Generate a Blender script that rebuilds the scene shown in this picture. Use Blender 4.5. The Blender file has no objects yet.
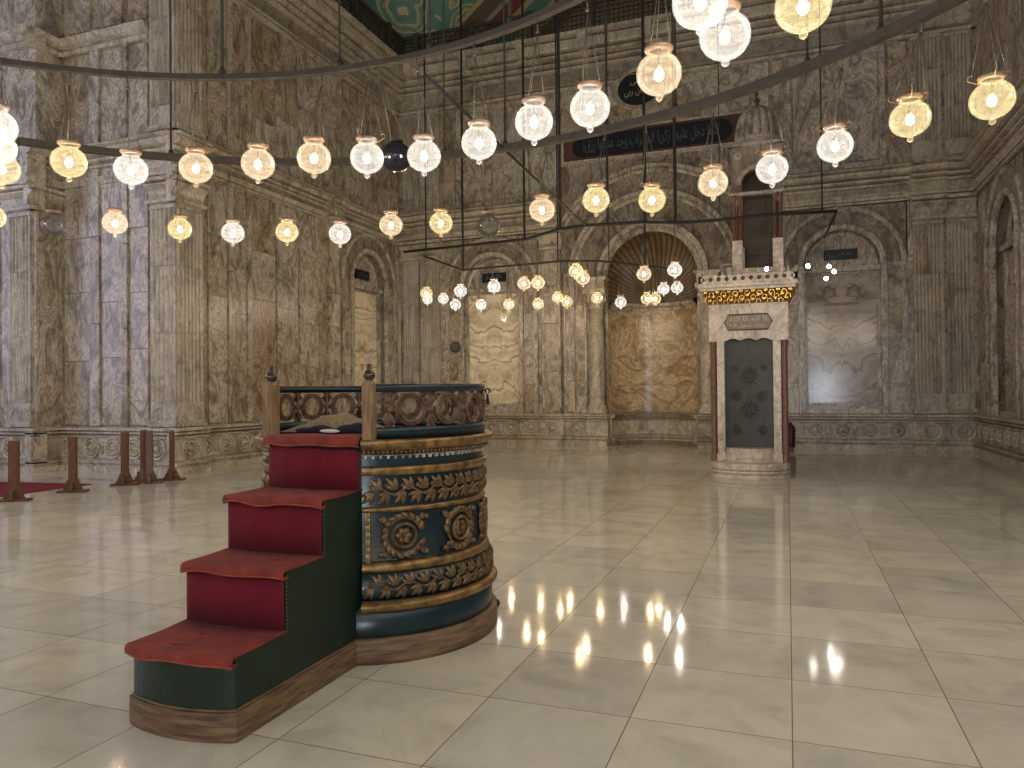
import bpy, bmesh, math, random
from mathutils import Vector, Matrix
random.seed(7)
PI = math.pi
sc = bpy.context.scene
col = sc.collection
H = 1.6; F = 745.0

# ------------------------------------------------------------------ camera
CY_ = Vector((276, 5, F)).normalized()
CX_ = Vector((2011.4, -26, -F)); CX_ = (CX_ - CY_ * CX_.dot(CY_)).normalized()
CZ_ = CX_.cross(CY_)
if CZ_[1] > 0: CZ_ = -CZ_
def ray(x, y):
    r = Vector((x - 512, y - 384, F)); return Vector((r.dot(CX_), r.dot(CY_), r.dot(CZ_)))
def at_z(x, y, z):
    r = ray(x, y); return r * ((z - H) / r[2]) + Vector((0, 0, H))
def at_y(x, y, Y):
    r = ray(x, y); return r * (Y / r[1]) + Vector((0, 0, H))
cam_d = bpy.data.cameras.new('camera'); cam_d.sensor_width = 36; cam_d.lens = F / 1024 * 36
cam = bpy.data.objects.new('camera', cam_d); col.objects.link(cam)
m = Matrix.Identity(4)
for i in range(3):
    a = (CX_, CY_, CZ_)[i]
    m[i][0] = a[0]; m[i][1] = -a[1]; m[i][2] = -a[2]
m[0][3], m[1][3], m[2][3] = 0, 0, H
cam.matrix_world = m
cam_d.clip_end = 200
sc.camera = cam

# ------------------------------------------------------------------ materials
def new_mat(name):
    m = bpy.data.materials.new(name); m.use_nodes = True
    nt = m.node_tree; nt.nodes.clear()
    return m, nt, nt.nodes, nt.links
def N(ns, t, **k):
    n = ns.new(t)
    for a, b in k.items():
        if a in n.inputs: n.inputs[a].default_value = b
        else: setattr(n, a, b)
    return n
def ramp(ns, stops, interp='LINEAR'):
    r = ns.new('ShaderNodeValToRGB'); r.color_ramp.interpolation = interp
    e = r.color_ramp.elements
    while len(e) < len(stops): e.new(0.5)
    for i, (p, c) in enumerate(stops):
        e[i].position = p; e[i].color = (*c, 1)
    return r
def simple(name, colr, rough=.5, metal=0, var=.25, scale=12, bump=.0, spec=.5, stretch=(1, 1, 1), col2=None, sheen=0, coat=0):
    m, nt, ns, L = new_mat(name)
    o = N(ns, 'ShaderNodeOutputMaterial'); p = N(ns, 'ShaderNodeBsdfPrincipled')
    tc = N(ns, 'ShaderNodeTexCoord'); mp = N(ns, 'ShaderNodeMapping'); mp.inputs['Scale'].default_value = stretch
    L.new(tc.outputs['Object'], mp.inputs[0])
    nz = N(ns, 'ShaderNodeTexNoise', Scale=scale, Detail=6.0, Roughness=.65); L.new(mp.outputs[0], nz.inputs['Vector'])
    c2 = col2 or tuple(c * (1 - var) for c in colr)
    c1 = colr if col2 else tuple(min(1, c * (1 + var)) for c in colr)
    r = ramp(ns, [(.35, c2), (.65, c1)]); L.new(nz.outputs['Fac'], r.inputs[0])
    L.new(r.outputs[0], p.inputs['Base Color'])
    p.inputs['Roughness'].default_value = rough; p.inputs['Metallic'].default_value = metal
    p.inputs['Specular IOR Level'].default_value = spec
    if sheen: p.inputs['Sheen Weight'].default_value = sheen; p.inputs['Sheen Roughness'].default_value = .4
    if coat: p.inputs['Coat Weight'].default_value = coat; p.inputs['Coat Roughness'].default_value = .15
    if bump:
        b = N(ns, 'ShaderNodeBump', Strength=bump, Distance=.01); L.new(nz.outputs['Fac'], b.inputs['Height']); L.new(b.outputs[0], p.inputs['Normal'])
    L.new(p.outputs[0], o.inputs[0])
    return m

def alabaster(name, dark, mid, light, rough=.3, vein=1.1, book=False, streak=(1.6, 1.6, .7)):
    """veined stone; the attribute tint shifts each block's veins and tone"""
    m, nt, ns, L = new_mat(name)
    o = N(ns, 'ShaderNodeOutputMaterial'); p = N(ns, 'ShaderNodeBsdfPrincipled')
    tc = N(ns, 'ShaderNodeTexCoord')
    at = N(ns, 'ShaderNodeAttribute', attribute_name='tint')
    sep = N(ns, 'ShaderNodeSeparateColor'); L.new(at.outputs['Color'], sep.inputs[0])
    src = tc.outputs['Object']
    if book:   # halves mirrored about the panel's own middle line
        sx = N(ns, 'ShaderNodeSeparateXYZ'); L.new(src, sx.inputs[0])
        ab = N(ns, 'ShaderNodeMath', operation='ABSOLUTE'); L.new(sx.outputs[0], ab.inputs[0])
        cb = N(ns, 'ShaderNodeCombineXYZ'); L.new(ab.outputs[0], cb.inputs[0]); L.new(sx.outputs[1], cb.inputs[1]); L.new(sx.outputs[2], cb.inputs[2])
        src = cb.outputs[0]
    sh = N(ns, 'ShaderNodeVectorMath', operation='SCALE'); sh.inputs['Scale'].default_value = 37.0
    L.new(at.outputs['Color'], sh.inputs[0])
    ad = N(ns, 'ShaderNodeVectorMath', operation='ADD'); L.new(src, ad.inputs[0]); L.new(sh.outputs[0], ad.inputs[1])
    mp = N(ns, 'ShaderNodeMapping'); mp.inputs['Scale'].default_value = streak; L.new(ad.outputs[0], mp.inputs[0])
    n1 = N(ns, 'ShaderNodeTexNoise', Scale=.9 if not book else .8, Detail=5.0, Roughness=.55, Distortion=.6); L.new(mp.outputs[0], n1.inputs['Vector'])
    # contour bands of the noise field give the agate-like veins
    mu = N(ns, 'ShaderNodeMath', operation='MULTIPLY'); mu.inputs[1].default_value = vein * 9 if not book else vein * 9; L.new(n1.outputs['Fac'], mu.inputs[0])
    if book:
        zz = N(ns, 'ShaderNodeSeparateXYZ'); L.new(src, zz.inputs[0])
        zm = N(ns, 'ShaderNodeMath', operation='MULTIPLY_ADD'); zm.inputs[1].default_value = 3.0; L.new(zz.outputs[2], zm.inputs[0]); L.new(mu.outputs[0], zm.inputs[2]); mu = zm
    fr = N(ns, 'ShaderNodeMath', operation='PINGPONG'); fr.inputs[1].default_value = 1.0; L.new(mu.outputs[0], fr.inputs[0])
    if book:
        r = ramp(ns, [(0, dark), (.09, mid), (.22, light), (.6, light), (.8, mid), (.88, light), (1, mid)])
    else:
        md2 = tuple(.45 * a + .55 * b for a, b in zip(dark, mid)); r = ramp(ns, [(0, md2), (.1, mid), (.45, tuple((a + b) / 2 for a, b in zip(mid, light))), (.6, light), (.75, mid), (1, light)])
    L.new(fr.outputs[0], r.inputs[0])
    n2 = N(ns, 'ShaderNodeTexNoise', Scale=1.7, Detail=9.0, Roughness=.66, Distortion=1.2); L.new(ad.outputs[0], n2.inputs['Vector'])
    r2 = ramp(ns, [(.3, (.50, .46, .42)), (.48, (1, 1, 1)), (.70, (1.28, 1.26, 1.22))]); L.new(n2.outputs['Fac'], r2.inputs[0])
    mx = N(ns, 'ShaderNodeMix', data_type='RGBA', blend_type='MULTIPLY'); mx.inputs[0].default_value = .9
    L.new(r.outputs[0], mx.inputs[6]); L.new(r2.outputs[0], mx.inputs[7])
    # block tone: brown blocks among pale ones
    tn = N(ns, 'ShaderNodeMix', data_type='RGBA', blend_type='MULTIPLY'); tn.inputs[7].default_value = (.74, .62, .49, 1)
    L.new(sep.outputs[1], tn.inputs[0]); L.new(mx.outputs[2], tn.inputs[6])
    # fine dirty grain
    n3 = N(ns, 'ShaderNodeTexNoise', Scale=16.0, Detail=8.0, Roughness=.75); L.new(tc.outputs['Object'], n3.inputs['Vector'])
    r3 = ramp(ns, [(.38, (.48, .44, .41)), (.5, (1, 1, 1)), (.64, (1.25, 1.24, 1.22))]); L.new(n3.outputs['Fac'], r3.inputs[0])
    m3 = N(ns, 'ShaderNodeMix', data_type='RGBA', blend_type='MULTIPLY'); m3.inputs[0].default_value = .2 if book else .45
    L.new(tn.outputs[2], m3.inputs[6]); L.new(r3.outputs[0], m3.inputs[7])
    # darker in concave creases, slightly lighter on convex edges
    geo = N(ns, 'ShaderNodeNewGeometry')
    rp = ramp(ns, [(.42, (.35, .31, .27)), (.5, (1, 1, 1)), (.6, (1.12, 1.12, 1.12))]); L.new(geo.outputs['Pointiness'], rp.inputs[0])
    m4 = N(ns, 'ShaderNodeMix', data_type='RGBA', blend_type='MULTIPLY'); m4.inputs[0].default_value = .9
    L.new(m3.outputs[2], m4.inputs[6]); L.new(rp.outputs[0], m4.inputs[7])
    L.new(m4.outputs[2], p.inputs['Base Color'])
    p.inputs['Roughness'].default_value = rough
    b = N(ns, 'ShaderNodeBump', Strength=.03 if book else .25, Distance=.01); L.new(n3.outputs['Fac'], b.inputs['Height']); L.new(b.outputs[0], p.inputs['Normal'])
    L.new(p.outputs[0], o.inputs[0])
    return m

M = {}
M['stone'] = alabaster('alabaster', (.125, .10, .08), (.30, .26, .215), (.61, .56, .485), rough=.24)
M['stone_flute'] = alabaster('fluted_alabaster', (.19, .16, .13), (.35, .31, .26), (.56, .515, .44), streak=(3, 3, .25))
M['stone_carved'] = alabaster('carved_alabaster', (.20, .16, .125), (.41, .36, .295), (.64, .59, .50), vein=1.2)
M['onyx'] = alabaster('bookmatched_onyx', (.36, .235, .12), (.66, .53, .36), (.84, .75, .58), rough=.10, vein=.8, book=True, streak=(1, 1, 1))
M['onyx_grey_shaded'] = alabaster('shaded_grey_bookmatched_onyx', (.17, .12, .08), (.33, .275, .22), (.47, .415, .35), rough=.15, vein=.9, book=True, streak=(1, 1, 1))  # greyer onyx, also darkened for the weaker lamplight on the right panels
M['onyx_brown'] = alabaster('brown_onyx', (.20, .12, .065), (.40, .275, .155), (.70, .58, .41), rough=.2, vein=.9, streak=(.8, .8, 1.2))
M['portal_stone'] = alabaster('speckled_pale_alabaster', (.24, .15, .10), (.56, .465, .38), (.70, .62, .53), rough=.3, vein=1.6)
M['blue'] = simple('blue_paint', (.003, .021, .028), .3, var=.4, scale=6, bump=.08, coat=.1)
M['green'] = simple('green_paint', (.006, .021, .013), .45, var=.3, scale=5, bump=.12)
M['gilt'] = simple('worn_gilding', (.40, .25, .095), .36, metal=.6, scale=14, col2=(.12, .065, .028), bump=.3)
M['carving'] = simple('carved_gilt_wood', (.27, .175, .088), .36, metal=.4, scale=22, col2=(.11, .065, .032), bump=.3)
M['carving_dark'] = simple('dark_carved_wood', (.19, .11, .065), .42, metal=.15, scale=18, col2=(.06, .033, .02), bump=.3)
M['oak'] = simple('bare_weathered_wood', (.25, .155, .085), .55, scale=5, col2=(.085, .05, .027), stretch=(1, 1, 9), bump=.5)
M['post_wood'] = simple('post_wood', (.36, .235, .12), .5, scale=6, col2=(.15, .085, .04), stretch=(7, 7, 1), bump=.4)
M['finial'] = simple('dark_varnished_finial', (.035, .022, .018), .22, scale=10, spec=.8)
M['tread'] = simple('worn_red_carpet', (.27, .046, .032), .95, scale=9, col2=(.17, .024, .020), bump=.35)
M['riser'] = simple('crimson_velvet', (.17, .004, .018), .95, scale=3, col2=(.12, .003, .013))
M['hem'] = simple('carpet_hem', (.36, .085, .05), .9, scale=14, col2=(.22, .03, .02), bump=.4)
M['stud'] = simple('brass_stud', (.3, .2, .09), .35, metal=.8)
M['cushion'] = simple('khaki_cloth', (.34, .25, .14), .95, scale=40, col2=(.2, .14, .08), bump=.4)
M['cloth_navy'] = simple('navy_cloth', (.010, .011, .022), .9, scale=8)
M['paper'] = simple('white_cloth', (.75, .72, .66), .8, scale=8, var=.05)
M['iron'] = simple('dark_iron', (.055, .046, .037), .6, metal=.1, scale=9)
M['rod'] = simple('sooty_rod', (.022, .019, .016), .6, scale=9)
M['chain'] = simple('lamp_chain', (.14, .125, .10), .5, metal=.4, scale=20)
M['lip'] = simple('lamp_collar_brass', (.24, .165, .125), .45, metal=.2, scale=20)
M['walnut'] = simple('stanchion_wood', (.17, .078, .038), .38, scale=8, col2=(.09, .036, .018), stretch=(6, 6, 1), bump=.15)
M['rug'] = simple('red_rug', (.21, .012, .025), .95, scale=14)
M['porphyry'] = simple('red_column_stone', (.24, .115, .075), .25, scale=14, col2=(.14, .065, .045))
M['bronze'] = simple('patinated_door_bronze', (.046, .043, .034), .38, metal=.35, scale=7, bump=.15)
M['gold'] = simple('gold_leaf', (.62, .36, .07), .28, metal=.85, scale=20, col2=(.32, .17, .03))
M['hollow'] = simple('dark_recess', (.02, .014, .01), .8)
M['black_panel'] = simple('black_inscription_ground', (.008, .009, .014), .3, scale=5)
M['red_stone'] = simple('dark_red_stone', (.11, .05, .04), .35, scale=5)
M['letters'] = simple('pale_lettering', (.55, .45, .26), .4, metal=.3, var=.1)
M['letters_blue'] = simple('faded_lettering', (.10, .12, .15), .5, var=.1)
M['plaque'] = simple('plaque_stone', (.26, .21, .15), .4)
M['grey_disc'] = simple('grey_speaker', (.13, .12, .11), .5, scale=5)
M['canister'] = simple('dark_red_paint', (.05, .008, .010), .35)
M['lattice'] = simple('dark_gallery_metal', (.06, .052, .045), .6, scale=10)
M['glass_dark'] = simple('dark_mirror_glass', (.02, .02, .026), .06, metal=.7, scale=3, spec=1)
M['screed'] = simple('gallery_plaster', (.10, .08, .065), .8, scale=3)

def floor_mat():
    m, nt, ns, L = new_mat('polished_marble_tiles')
    o = N(ns, 'ShaderNodeOutputMaterial'); p = N(ns, 'ShaderNodeBsdfPrincipled')
    tc = N(ns, 'ShaderNodeTexCoord')
    mp = N(ns, 'ShaderNodeMapping'); mp.inputs['Location'].default_value = (.0, -3.63, 0); L.new(tc.outputs['Object'], mp.inputs[0])
    br = N(ns, 'ShaderNodeTexBrick', offset=0.0, squash=1.0)
    br.inputs['Scale'].default_value = 1; br.inputs['Brick Width'].default_value = .745; br.inputs['Row Height'].default_value = .76
    br.inputs['Mortar Size'].default_value = .0032; br.inputs['Mortar Smooth'].default_value = .3; br.inputs['Bias'].default_value = 0
    br.inputs['Color1'].default_value = (0, 0, 0, 1); br.inputs['Color2'].default_value = (1, 1, 1, 1); br.inputs['Mortar'].default_value = (.5, .5, .5, 1)
    L.new(mp.outputs[0], br.inputs['Vector'])
    sh = N(ns, 'ShaderNodeVectorMath', operation='MULTIPLY_ADD'); sh.inputs[1].default_value = (17, 31, 5)
    L.new(br.outputs['Color'], sh.inputs[0]); L.new(tc.outputs['Object'], sh.inputs[2])
    n = N(ns, 'ShaderNodeTexNoise', Scale=1.6, Detail=9.0, Roughness=.62, Distortion=1.4); L.new(sh.outputs[0], n.inputs['Vector'])
    r = ramp(ns, [(.3, (.50, .475, .41)), (.5, (.64, .61, .53)), (.7, (.72, .69, .60))]); L.new(n.outputs['Fac'], r.inputs[0])
    t = ramp(ns, [(0, (.90, .90, .91)), (.5, (1.0, 1.0, .99)), (1, (1.08, 1.07, 1.03))]); L.new(br.outputs['Color'], t.inputs[0])
    mx = N(ns, 'ShaderNodeMix', data_type='RGBA', blend_type='MULTIPLY'); mx.inputs[0].default_value = 1; L.new(r.outputs[0], mx.inputs[6]); L.new(t.outputs[0], mx.inputs[7])
    g = N(ns, 'ShaderNodeMix', data_type='RGBA'); g.inputs[7].default_value = (.20, .15, .085, 1)
    L.new(br.outputs['Fac'], g.inputs[0]); L.new(mx.outputs[2], g.inputs[6]); L.new(g.outputs[2], p.inputs['Base Color'])
    n2 = N(ns, 'ShaderNodeTexNoise', Scale=3.0, Detail=5.0); L.new(tc.outputs['Object'], n2.inputs['Vector'])
    rr = N(ns, 'ShaderNodeMapRange'); rr.inputs['To Min'].default_value = .045; rr.inputs['To Max'].default_value = .11; L.new(n2.outputs['Fac'], rr.inputs[0])
    L.new(rr.outputs[0], p.inputs['Roughness'])
    b = N(ns, 'ShaderNodeBump', Strength=.12, Distance=.004); L.new(n2.outputs['Fac'], b.inputs['Height'])
    b2 = N(ns, 'ShaderNodeBump', Strength=.4, Distance=-.002); L.new(br.outputs['Fac'], b2.inputs['Height']); L.new(b.outputs[0], b2.inputs['Normal'])
    L.new(b2.outputs[0], p.inputs['Normal'])
    L.new(p.outputs[0], o.inputs[0]); return m
M['floor'] = floor_mat()

def glass_mat(name, tint, glow, s):
    m, nt, ns, L = new_mat(name)
    o = N(ns, 'ShaderNodeOutputMaterial')
    tr = N(ns, 'ShaderNodeBsdfTransparent'); tr.inputs[0].default_value = (*tint, 1)
    gl = N(ns, 'ShaderNodeBsdfGlossy', Roughness=.04)
    tl = N(ns, 'ShaderNodeBsdfTranslucent'); tl.inputs[0].default_value = (*tint, 1)
    fw = N(ns, 'ShaderNodeLayerWeight', Blend=.22 if s else .38)
    fm = N(ns, 'ShaderNodeMath', operation='MULTIPLY'); fm.inputs[1].default_value = .55 if s else .9; L.new(fw.outputs['Fresnel'], fm.inputs[0])
    a = N(ns, 'ShaderNodeMixShader'); a.inputs[0].default_value = .03 if s else .26; L.new(tr.outputs[0], a.inputs[1]); L.new(tl.outputs[0], a.inputs[2])
    b = N(ns, 'ShaderNodeMixShader'); L.new(fm.outputs[0], b.inputs[0]); L.new(a.outputs[0], b.inputs[1]); L.new(gl.outputs[0], b.inputs[2])
    last = b
    if s:
        em = N(ns, 'ShaderNodeEmission'); em.inputs[0].default_value = (*glow, 1)
        # the lit glass glows in faint blown ripples
        tc = N(ns, 'ShaderNodeTexCoord'); wv = N(ns, 'ShaderNodeTexWave', Scale=5.0, Distortion=3.0, bands_direction='Z'); L.new(tc.outputs['Object'], wv.inputs['Vector'])
        mr = N(ns, 'ShaderNodeMapRange'); mr.inputs['To Min'].default_value = .82 * s; mr.inputs['To Max'].default_value = 1.12 * s; L.new(wv.outputs['Fac'], mr.inputs[0]); L.new(mr.outputs[0], em.inputs['Strength'])
        ad = N(ns, 'ShaderNodeAddShader'); L.new(b.outputs[0], ad.inputs[0]); L.new(em.outputs[0], ad.inputs[1]); last = ad
    L.new(last.outputs[0], o.inputs[0])
    try: m.cycles.emission_sampling = 'NONE'
    except Exception: pass
    return m
def bulb_mat(name, c, s):
    m, nt, ns, L = new_mat(name)
    o = N(ns, 'ShaderNodeOutputMaterial'); em = N(ns, 'ShaderNodeEmission'); em.inputs[0].default_value = (*c, 1); em.inputs[1].default_value = s
    L.new(em.outputs[0], o.inputs[0]); return m
GLOW = .21
GL = {'white': glass_mat('clear_globe_glass', (.97, .97, .96), (1, .93, .84), GLOW),
      'yellow': glass_mat('yellow_globe_glass', (.99, .93, .74), (1, .83, .50), GLOW),
      'peach': glass_mat('peach_globe_glass', (.98, .89, .78), (1, .81, .57), GLOW),
      'unlit': glass_mat('unlit_globe_glass', (.86, .86, .85), (1, 1, 1), 0)}
BULB = 235
BM = {'white': bulb_mat('white_bulb', (1, .90, .76), BULB), 'yellow': bulb_mat('yellow_bulb', (1, .82, .52), BULB),
      'peach': bulb_mat('peach_bulb', (1, .80, .58), BULB)}

def conch_mat():
    m, nt, ns, L = new_mat('rayed_half_dome')
    o = N(ns, 'ShaderNodeOutputMaterial'); p = N(ns, 'ShaderNodeBsdfPrincipled')
    tc = N(ns, 'ShaderNodeTexCoord'); s = N(ns, 'ShaderNodeSeparateXYZ'); L.new(tc.outputs['Object'], s.inputs[0])
    at = N(ns, 'ShaderNodeMath', operation='ARCTAN2'); L.new(s.outputs[2], at.inputs[0]); L.new(s.outputs[0], at.inputs[1])
    mu = N(ns, 'ShaderNodeMath', operation='MULTIPLY'); mu.inputs[1].default_value = 64; L.new(at.outputs[0], mu.inputs[0])
    si = N(ns, 'ShaderNodeMath', operation='SINE'); L.new(mu.outputs[0], si.inputs[0])
    n = N(ns, 'ShaderNodeTexNoise', Scale=4.0, Detail=6.0); L.new(tc.outputs['Object'], n.inputs['Vector'])
    ad = N(ns, 'ShaderNodeMath', operation='MULTIPLY_ADD'); ad.inputs[1].default_value = .35; L.new(si.outputs[0], ad.inputs[0]); L.new(n.outputs['Fac'], ad.inputs[2])
    r = ramp(ns, [(.2, (.09, .058, .03)), (.6, (.14, .095, .055)), (.9, (.26, .19, .11))]); L.new(ad.outputs[0], r.inputs[0])
    L.new(r.outputs[0], p.inputs['Base Color']); p.inputs['Roughness'].default_value = .35
    L.new(p.outputs[0], o.inputs[0]); return m
M['conch'] = conch_mat()
def painted_mat():
    m, nt, ns, L = new_mat('painted_vault')
    o = N(ns, 'ShaderNodeOutputMaterial'); p = N(ns, 'ShaderNodeBsdfPrincipled')
    tc = N(ns, 'ShaderNodeTexCoord')
    mp = N(ns, 'ShaderNodeMapping'); mp.inputs['Scale'].default_value = (1, .35, 1); L.new(tc.outputs['Object'], mp.inputs[0])
    v = N(ns, 'ShaderNodeTexVoronoi', Scale=.75); L.new(mp.outputs[0], v.inputs['Vector'])
    mu = N(ns, 'ShaderNodeMath', operation='MULTIPLY'); mu.inputs[1].default_value = 5.5; L.new(v.outputs['Distance'], mu.inputs[0])
    n = N(ns, 'ShaderNodeTexNoise', Scale=2.5, Detail=4.0); L.new(tc.outputs['Object'], n.inputs['Vector'])
    ad = N(ns, 'ShaderNodeMath', operation='MULTIPLY_ADD'); ad.inputs[1].default_value = 1.5; L.new(n.outputs['Fac'], ad.inputs[0]); L.new(mu.outputs[0], ad.inputs[2])
    fr = N(ns, 'ShaderNodeMath', operation='PINGPONG'); fr.inputs[1].default_value = 1.0; L.new(ad.outputs[0], fr.inputs[0])
    r = ramp(ns, [(0, (.12, .30, .24)), (.45, (.16, .34, .27)), (.5, (.75, .62, .36)), (.68, (.6, .5, .28)), (.72, (.12, .08, .05)), (.78, (.7, .6, .4)), (.86, (.14, .32, .26))])
    L.new(fr.outputs[0], r.inputs[0])
    # slanting ribbon bands of red and cream that climb to the right of the corner
    w = N(ns, 'ShaderNodeVectorMath', operation='DOT_PRODUCT'); w.inputs[1].default_value = (.62, 0, -.78); L.new(tc.outputs['Object'], w.inputs[0])
    mr = N(ns, 'ShaderNodeMapRange'); mr.inputs['From Min'].default_value = -.3; mr.inputs['From Max'].default_value = 2.6; L.new(w.outputs['Value'], mr.inputs[0])
    r2 = ramp(ns, [(0, (.0, .0, .0)), (.04, (.55, .42, .2)), (.10, (.16, .10, .08)), (.28, (.42, .34, .24)), (.33, (.22, .035, .03)), (.48, (.45, .35, .18)), (.55, (.09, .22, .14)), (.7, (.5, .4, .12)), (.85, (.14, .09, .05)), (1, (.4, .3, .1))], 'CONSTANT')
    L.new(mr.outputs[0], r2.inputs[0])
    gt = N(ns, 'ShaderNodeMath', operation='GREATER_THAN'); gt.inputs[1].default_value = .04; L.new(mr.outputs[0], gt.inputs[0])
    mx = N(ns, 'ShaderNodeMix', data_type='RGBA'); L.new(gt.outputs[0], mx.inputs[0]); L.new(r.outputs[0], mx.inputs[6]); L.new(r2.outputs[0], mx.inputs[7])
    L.new(mx.outputs[2], p.inputs['Base Color']); p.inputs['Roughness'].default_value = .5
    L.new(p.outputs[0], o.inputs[0]); return m
M['painted'] = painted_mat()

# ------------------------------------------------------------------ mesh builder
class MB:
    def __init__(s, T=None): s.v = []; s.f = []; s.t = []; s.T = T; s.sm = []
    def add(s, vs, fs, tint=None, smooth=False):
        b = len(s.v)
        for p in vs: s.v.append(s.T(*p) if s.T else tuple(p))
        if tint is None: tint = (.5, 0, .5)
        for f in fs: s.f.append([b + i for i in f]); s.t.append(tint); s.sm.append(smooth)
    def box(s, x0, x1, y0, y1, z0, z1, tint=None):
        vs = [(x, y, z) for x in (x0, x1) for y in (y0, y1) for z in (z0, z1)]
        s.add(vs, [(0, 1, 3, 2), (4, 6, 7, 5), (0, 4, 5, 1), (2, 3, 7, 6), (0, 2, 6, 4), (1, 5, 7, 3)], tint)
    def ext_u(s, u0, u1, prof, tint=None, closed=True):          # profile (d, z) swept along u
        n = len(prof); vs = [(u0, d, z) for d, z in prof] + [(u1, d, z) for d, z in prof]
        fs = [(i, (i + 1) % n, n + (i + 1) % n, n + i) for i in range(n if closed else n - 1)]
        if closed: fs += [tuple(range(n)), tuple(range(n, 2 * n))]
        s.add(vs, fs, tint)
    def ext_z(s, z0, z1, sec, tint=None, caps=True, smooth=False):
        n = len(sec); vs = [(a, b, z0) for a, b in sec] + [(a, b, z1) for a, b in sec]
        fs = [(i, (i + 1) % n, n + (i + 1) % n, n + i) for i in range(n)]
        s.add(vs, fs, tint, smooth)
        if caps: s.add(vs, [tuple(range(n)), tuple(range(n, 2 * n))], tint)
    def arch(s, uc, zc, prof, a0=0., a1=PI, n=32, tint=None, ez=1.):   # profile (r, d) swept about (uc, zc)
        k = len(prof); vs = []; fs = []
        for i in range(n + 1):
            a = a0 + (a1 - a0) * i / n
            for r, d in prof: vs.append((uc + r * math.cos(a), d, zc + r * ez * math.sin(a)))
        for i in range(n):
            for j in range(k): fs.append((i * k + j, i * k + (j + 1) % k, (i + 1) * k + (j + 1) % k, (i + 1) * k + j))
        fs += [tuple(range(k)), tuple(range(n * k, n * k + k))]
        s.add(vs, fs, tint)
    def fill_arch(s, u0, u1, z0, z1, uc, zc, r, d, db, tint=None, n=32):   # flat wall with an arched opening and its reveal
        pts = [(uc + r, z0)] + [(uc + r * math.cos(PI * i / n), zc + r * math.sin(PI * i / n)) for i in range(n + 1)] + [(uc - r, z0)]
        out = []
        for i, (u, z) in enumerate(pts):
            if i == 0: out.append((u1, z0)); continue
            if i == len(pts) - 1: out.append((u0, z0)); continue
            du, dz = u - uc, z - zc; t = 1e9
            if du > 1e-6: t = min(t, (u1 - uc) / du)
            if du < -1e-6: t = min(t, (u0 - uc) / du)
            if dz > 1e-6: t = min(t, (z1 - zc) / dz)
            out.append((uc + du * t, zc + dz * t))
        vs = []; fs = []
        for (a, b), (c, e) in zip(pts, out): vs += [(a, d, b), (c, d, e), (a, db, b)]
        for i in range(len(pts) - 1):
            k = 3 * i; fs += [(k, k + 1, k + 4, k + 3), (k, k + 3, k + 5, k + 2)]
        s.add(vs, fs, tint)
        # the two top corners the rays step over
        for uu in (u0, u1):
            q = [o for o in out if abs(o[0] - uu) < 1e-6]; w = [o for o in out if abs(o[1] - z1) < 1e-6]
            if q and w:
                a = max(q, key=lambda o: o[1]); b = min(w, key=lambda o: abs(o[0] - uu))
                if abs(a[1] - z1) > 1e-6: s.add([(a[0], d, a[1]), (b[0], d, b[1]), (uu, d, z1)], [(0, 1, 2)], tint)
    def frame(s, u0, u1, z0, z1, w, d0, d1, tint=None):
        h = (d0 + d1) / 2
        for (a, b, c, e) in ((u0, u1, z0, z0 + w), (u0, u1, z1 - w, z1)):
            s.box(a, b, d0 - .02, d1, c, e, tint)
        for (a, b) in ((u0, u0 + w), (u1 - w, u1)): s.box(a, b, d0 - .02, d1, z0 + w, z1 - w, tint)
        i = w * .35
        s.box(u0 + w, u1 - w, d0 - .02, h, z0 + w, z0 + w + i, tint); s.box(u0 + w, u1 - w, d0 - .02, h, z1 - w - i, z1 - w, tint)
        s.box(u0 + w, u0 + w + i, d0 - .02, h, z0 + w + i, z1 - w - i, tint); s.box(u1 - w - i, u1 - w, d0 - .02, h, z0 + w + i, z1 - w - i, tint)
    def blocks(s, u0, u1, z0, z1, d, rows=3, brown=.35, seedz=None, th=.05):
        """slabs stacked in one strip with fine joints"""
        zs = [z0]
        for i in range(1, rows): zs.append(z0 + (z1 - z0) * (i + random.uniform(-.22, .22)) / rows)
        zs.append(z1)
        for a, b in zip(zs, zs[1:]):
            k = random.uniform(-.006, .006)
            t = (random.random(), random.uniform(.35, .9) if random.random() < brown else random.uniform(0, .3), random.random())
            s.box(u0 + .009, u1 - .009, d - th, d + k, a + .007, b - .007, t)
    def lathe(s, c, prof, n=24, tint=None, a0=0, a1=2 * PI, cap=False):
        k = len(prof); full = abs(a1 - a0 - 2 * PI) < 1e-6; m = n if full else n + 1
        vs = []; fs = []
        for i in range(m):
            a = a0 + (a1 - a0) * i / n
            for r, z in prof: vs.append((c[0] + r * math.cos(a), c[1] + r * math.sin(a), c[2] + z))
        for i in range(n):
            j = (i + 1) % m
            for q in range(k - 1): fs.append((i * k + q, j * k + q, j * k + q + 1, i * k + q + 1))
        s.add(vs, fs, tint, True)
    def tube(s, pts, r, n=6, tint=None, closed=False, taper=None):
        P = [Vector(p) for p in pts]; vs = []; fs = []; m = len(P)
        ref = Vector((0, 0, 1))
        for i, p in enumerate(P):
            if closed: t = (P[(i + 1) % m] - P[i - 1])
            else: t = P[min(i + 1, m - 1)] - P[max(i - 1, 0)]
            t.normalize(); up = ref if abs(t.dot(ref)) < .95 else Vector((1, 0, 0))
            a = t.cross(up).normalized(); b = t.cross(a)
            rr = r if taper is None else r * taper(i / (m - 1))
            for k in range(n):
                q = 2 * PI * k / n; vs.append(tuple(p + a * rr * math.cos(q) + b * rr * math.sin(q)))
        for i in range(m if closed else m - 1):
            j = (i + 1) % m
            for k in range(n): fs.append((i * n + k, i * n + (k + 1) % n, j * n + (k + 1) % n, j * n + k))
        s.add(vs, fs, tint, True)
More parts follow.
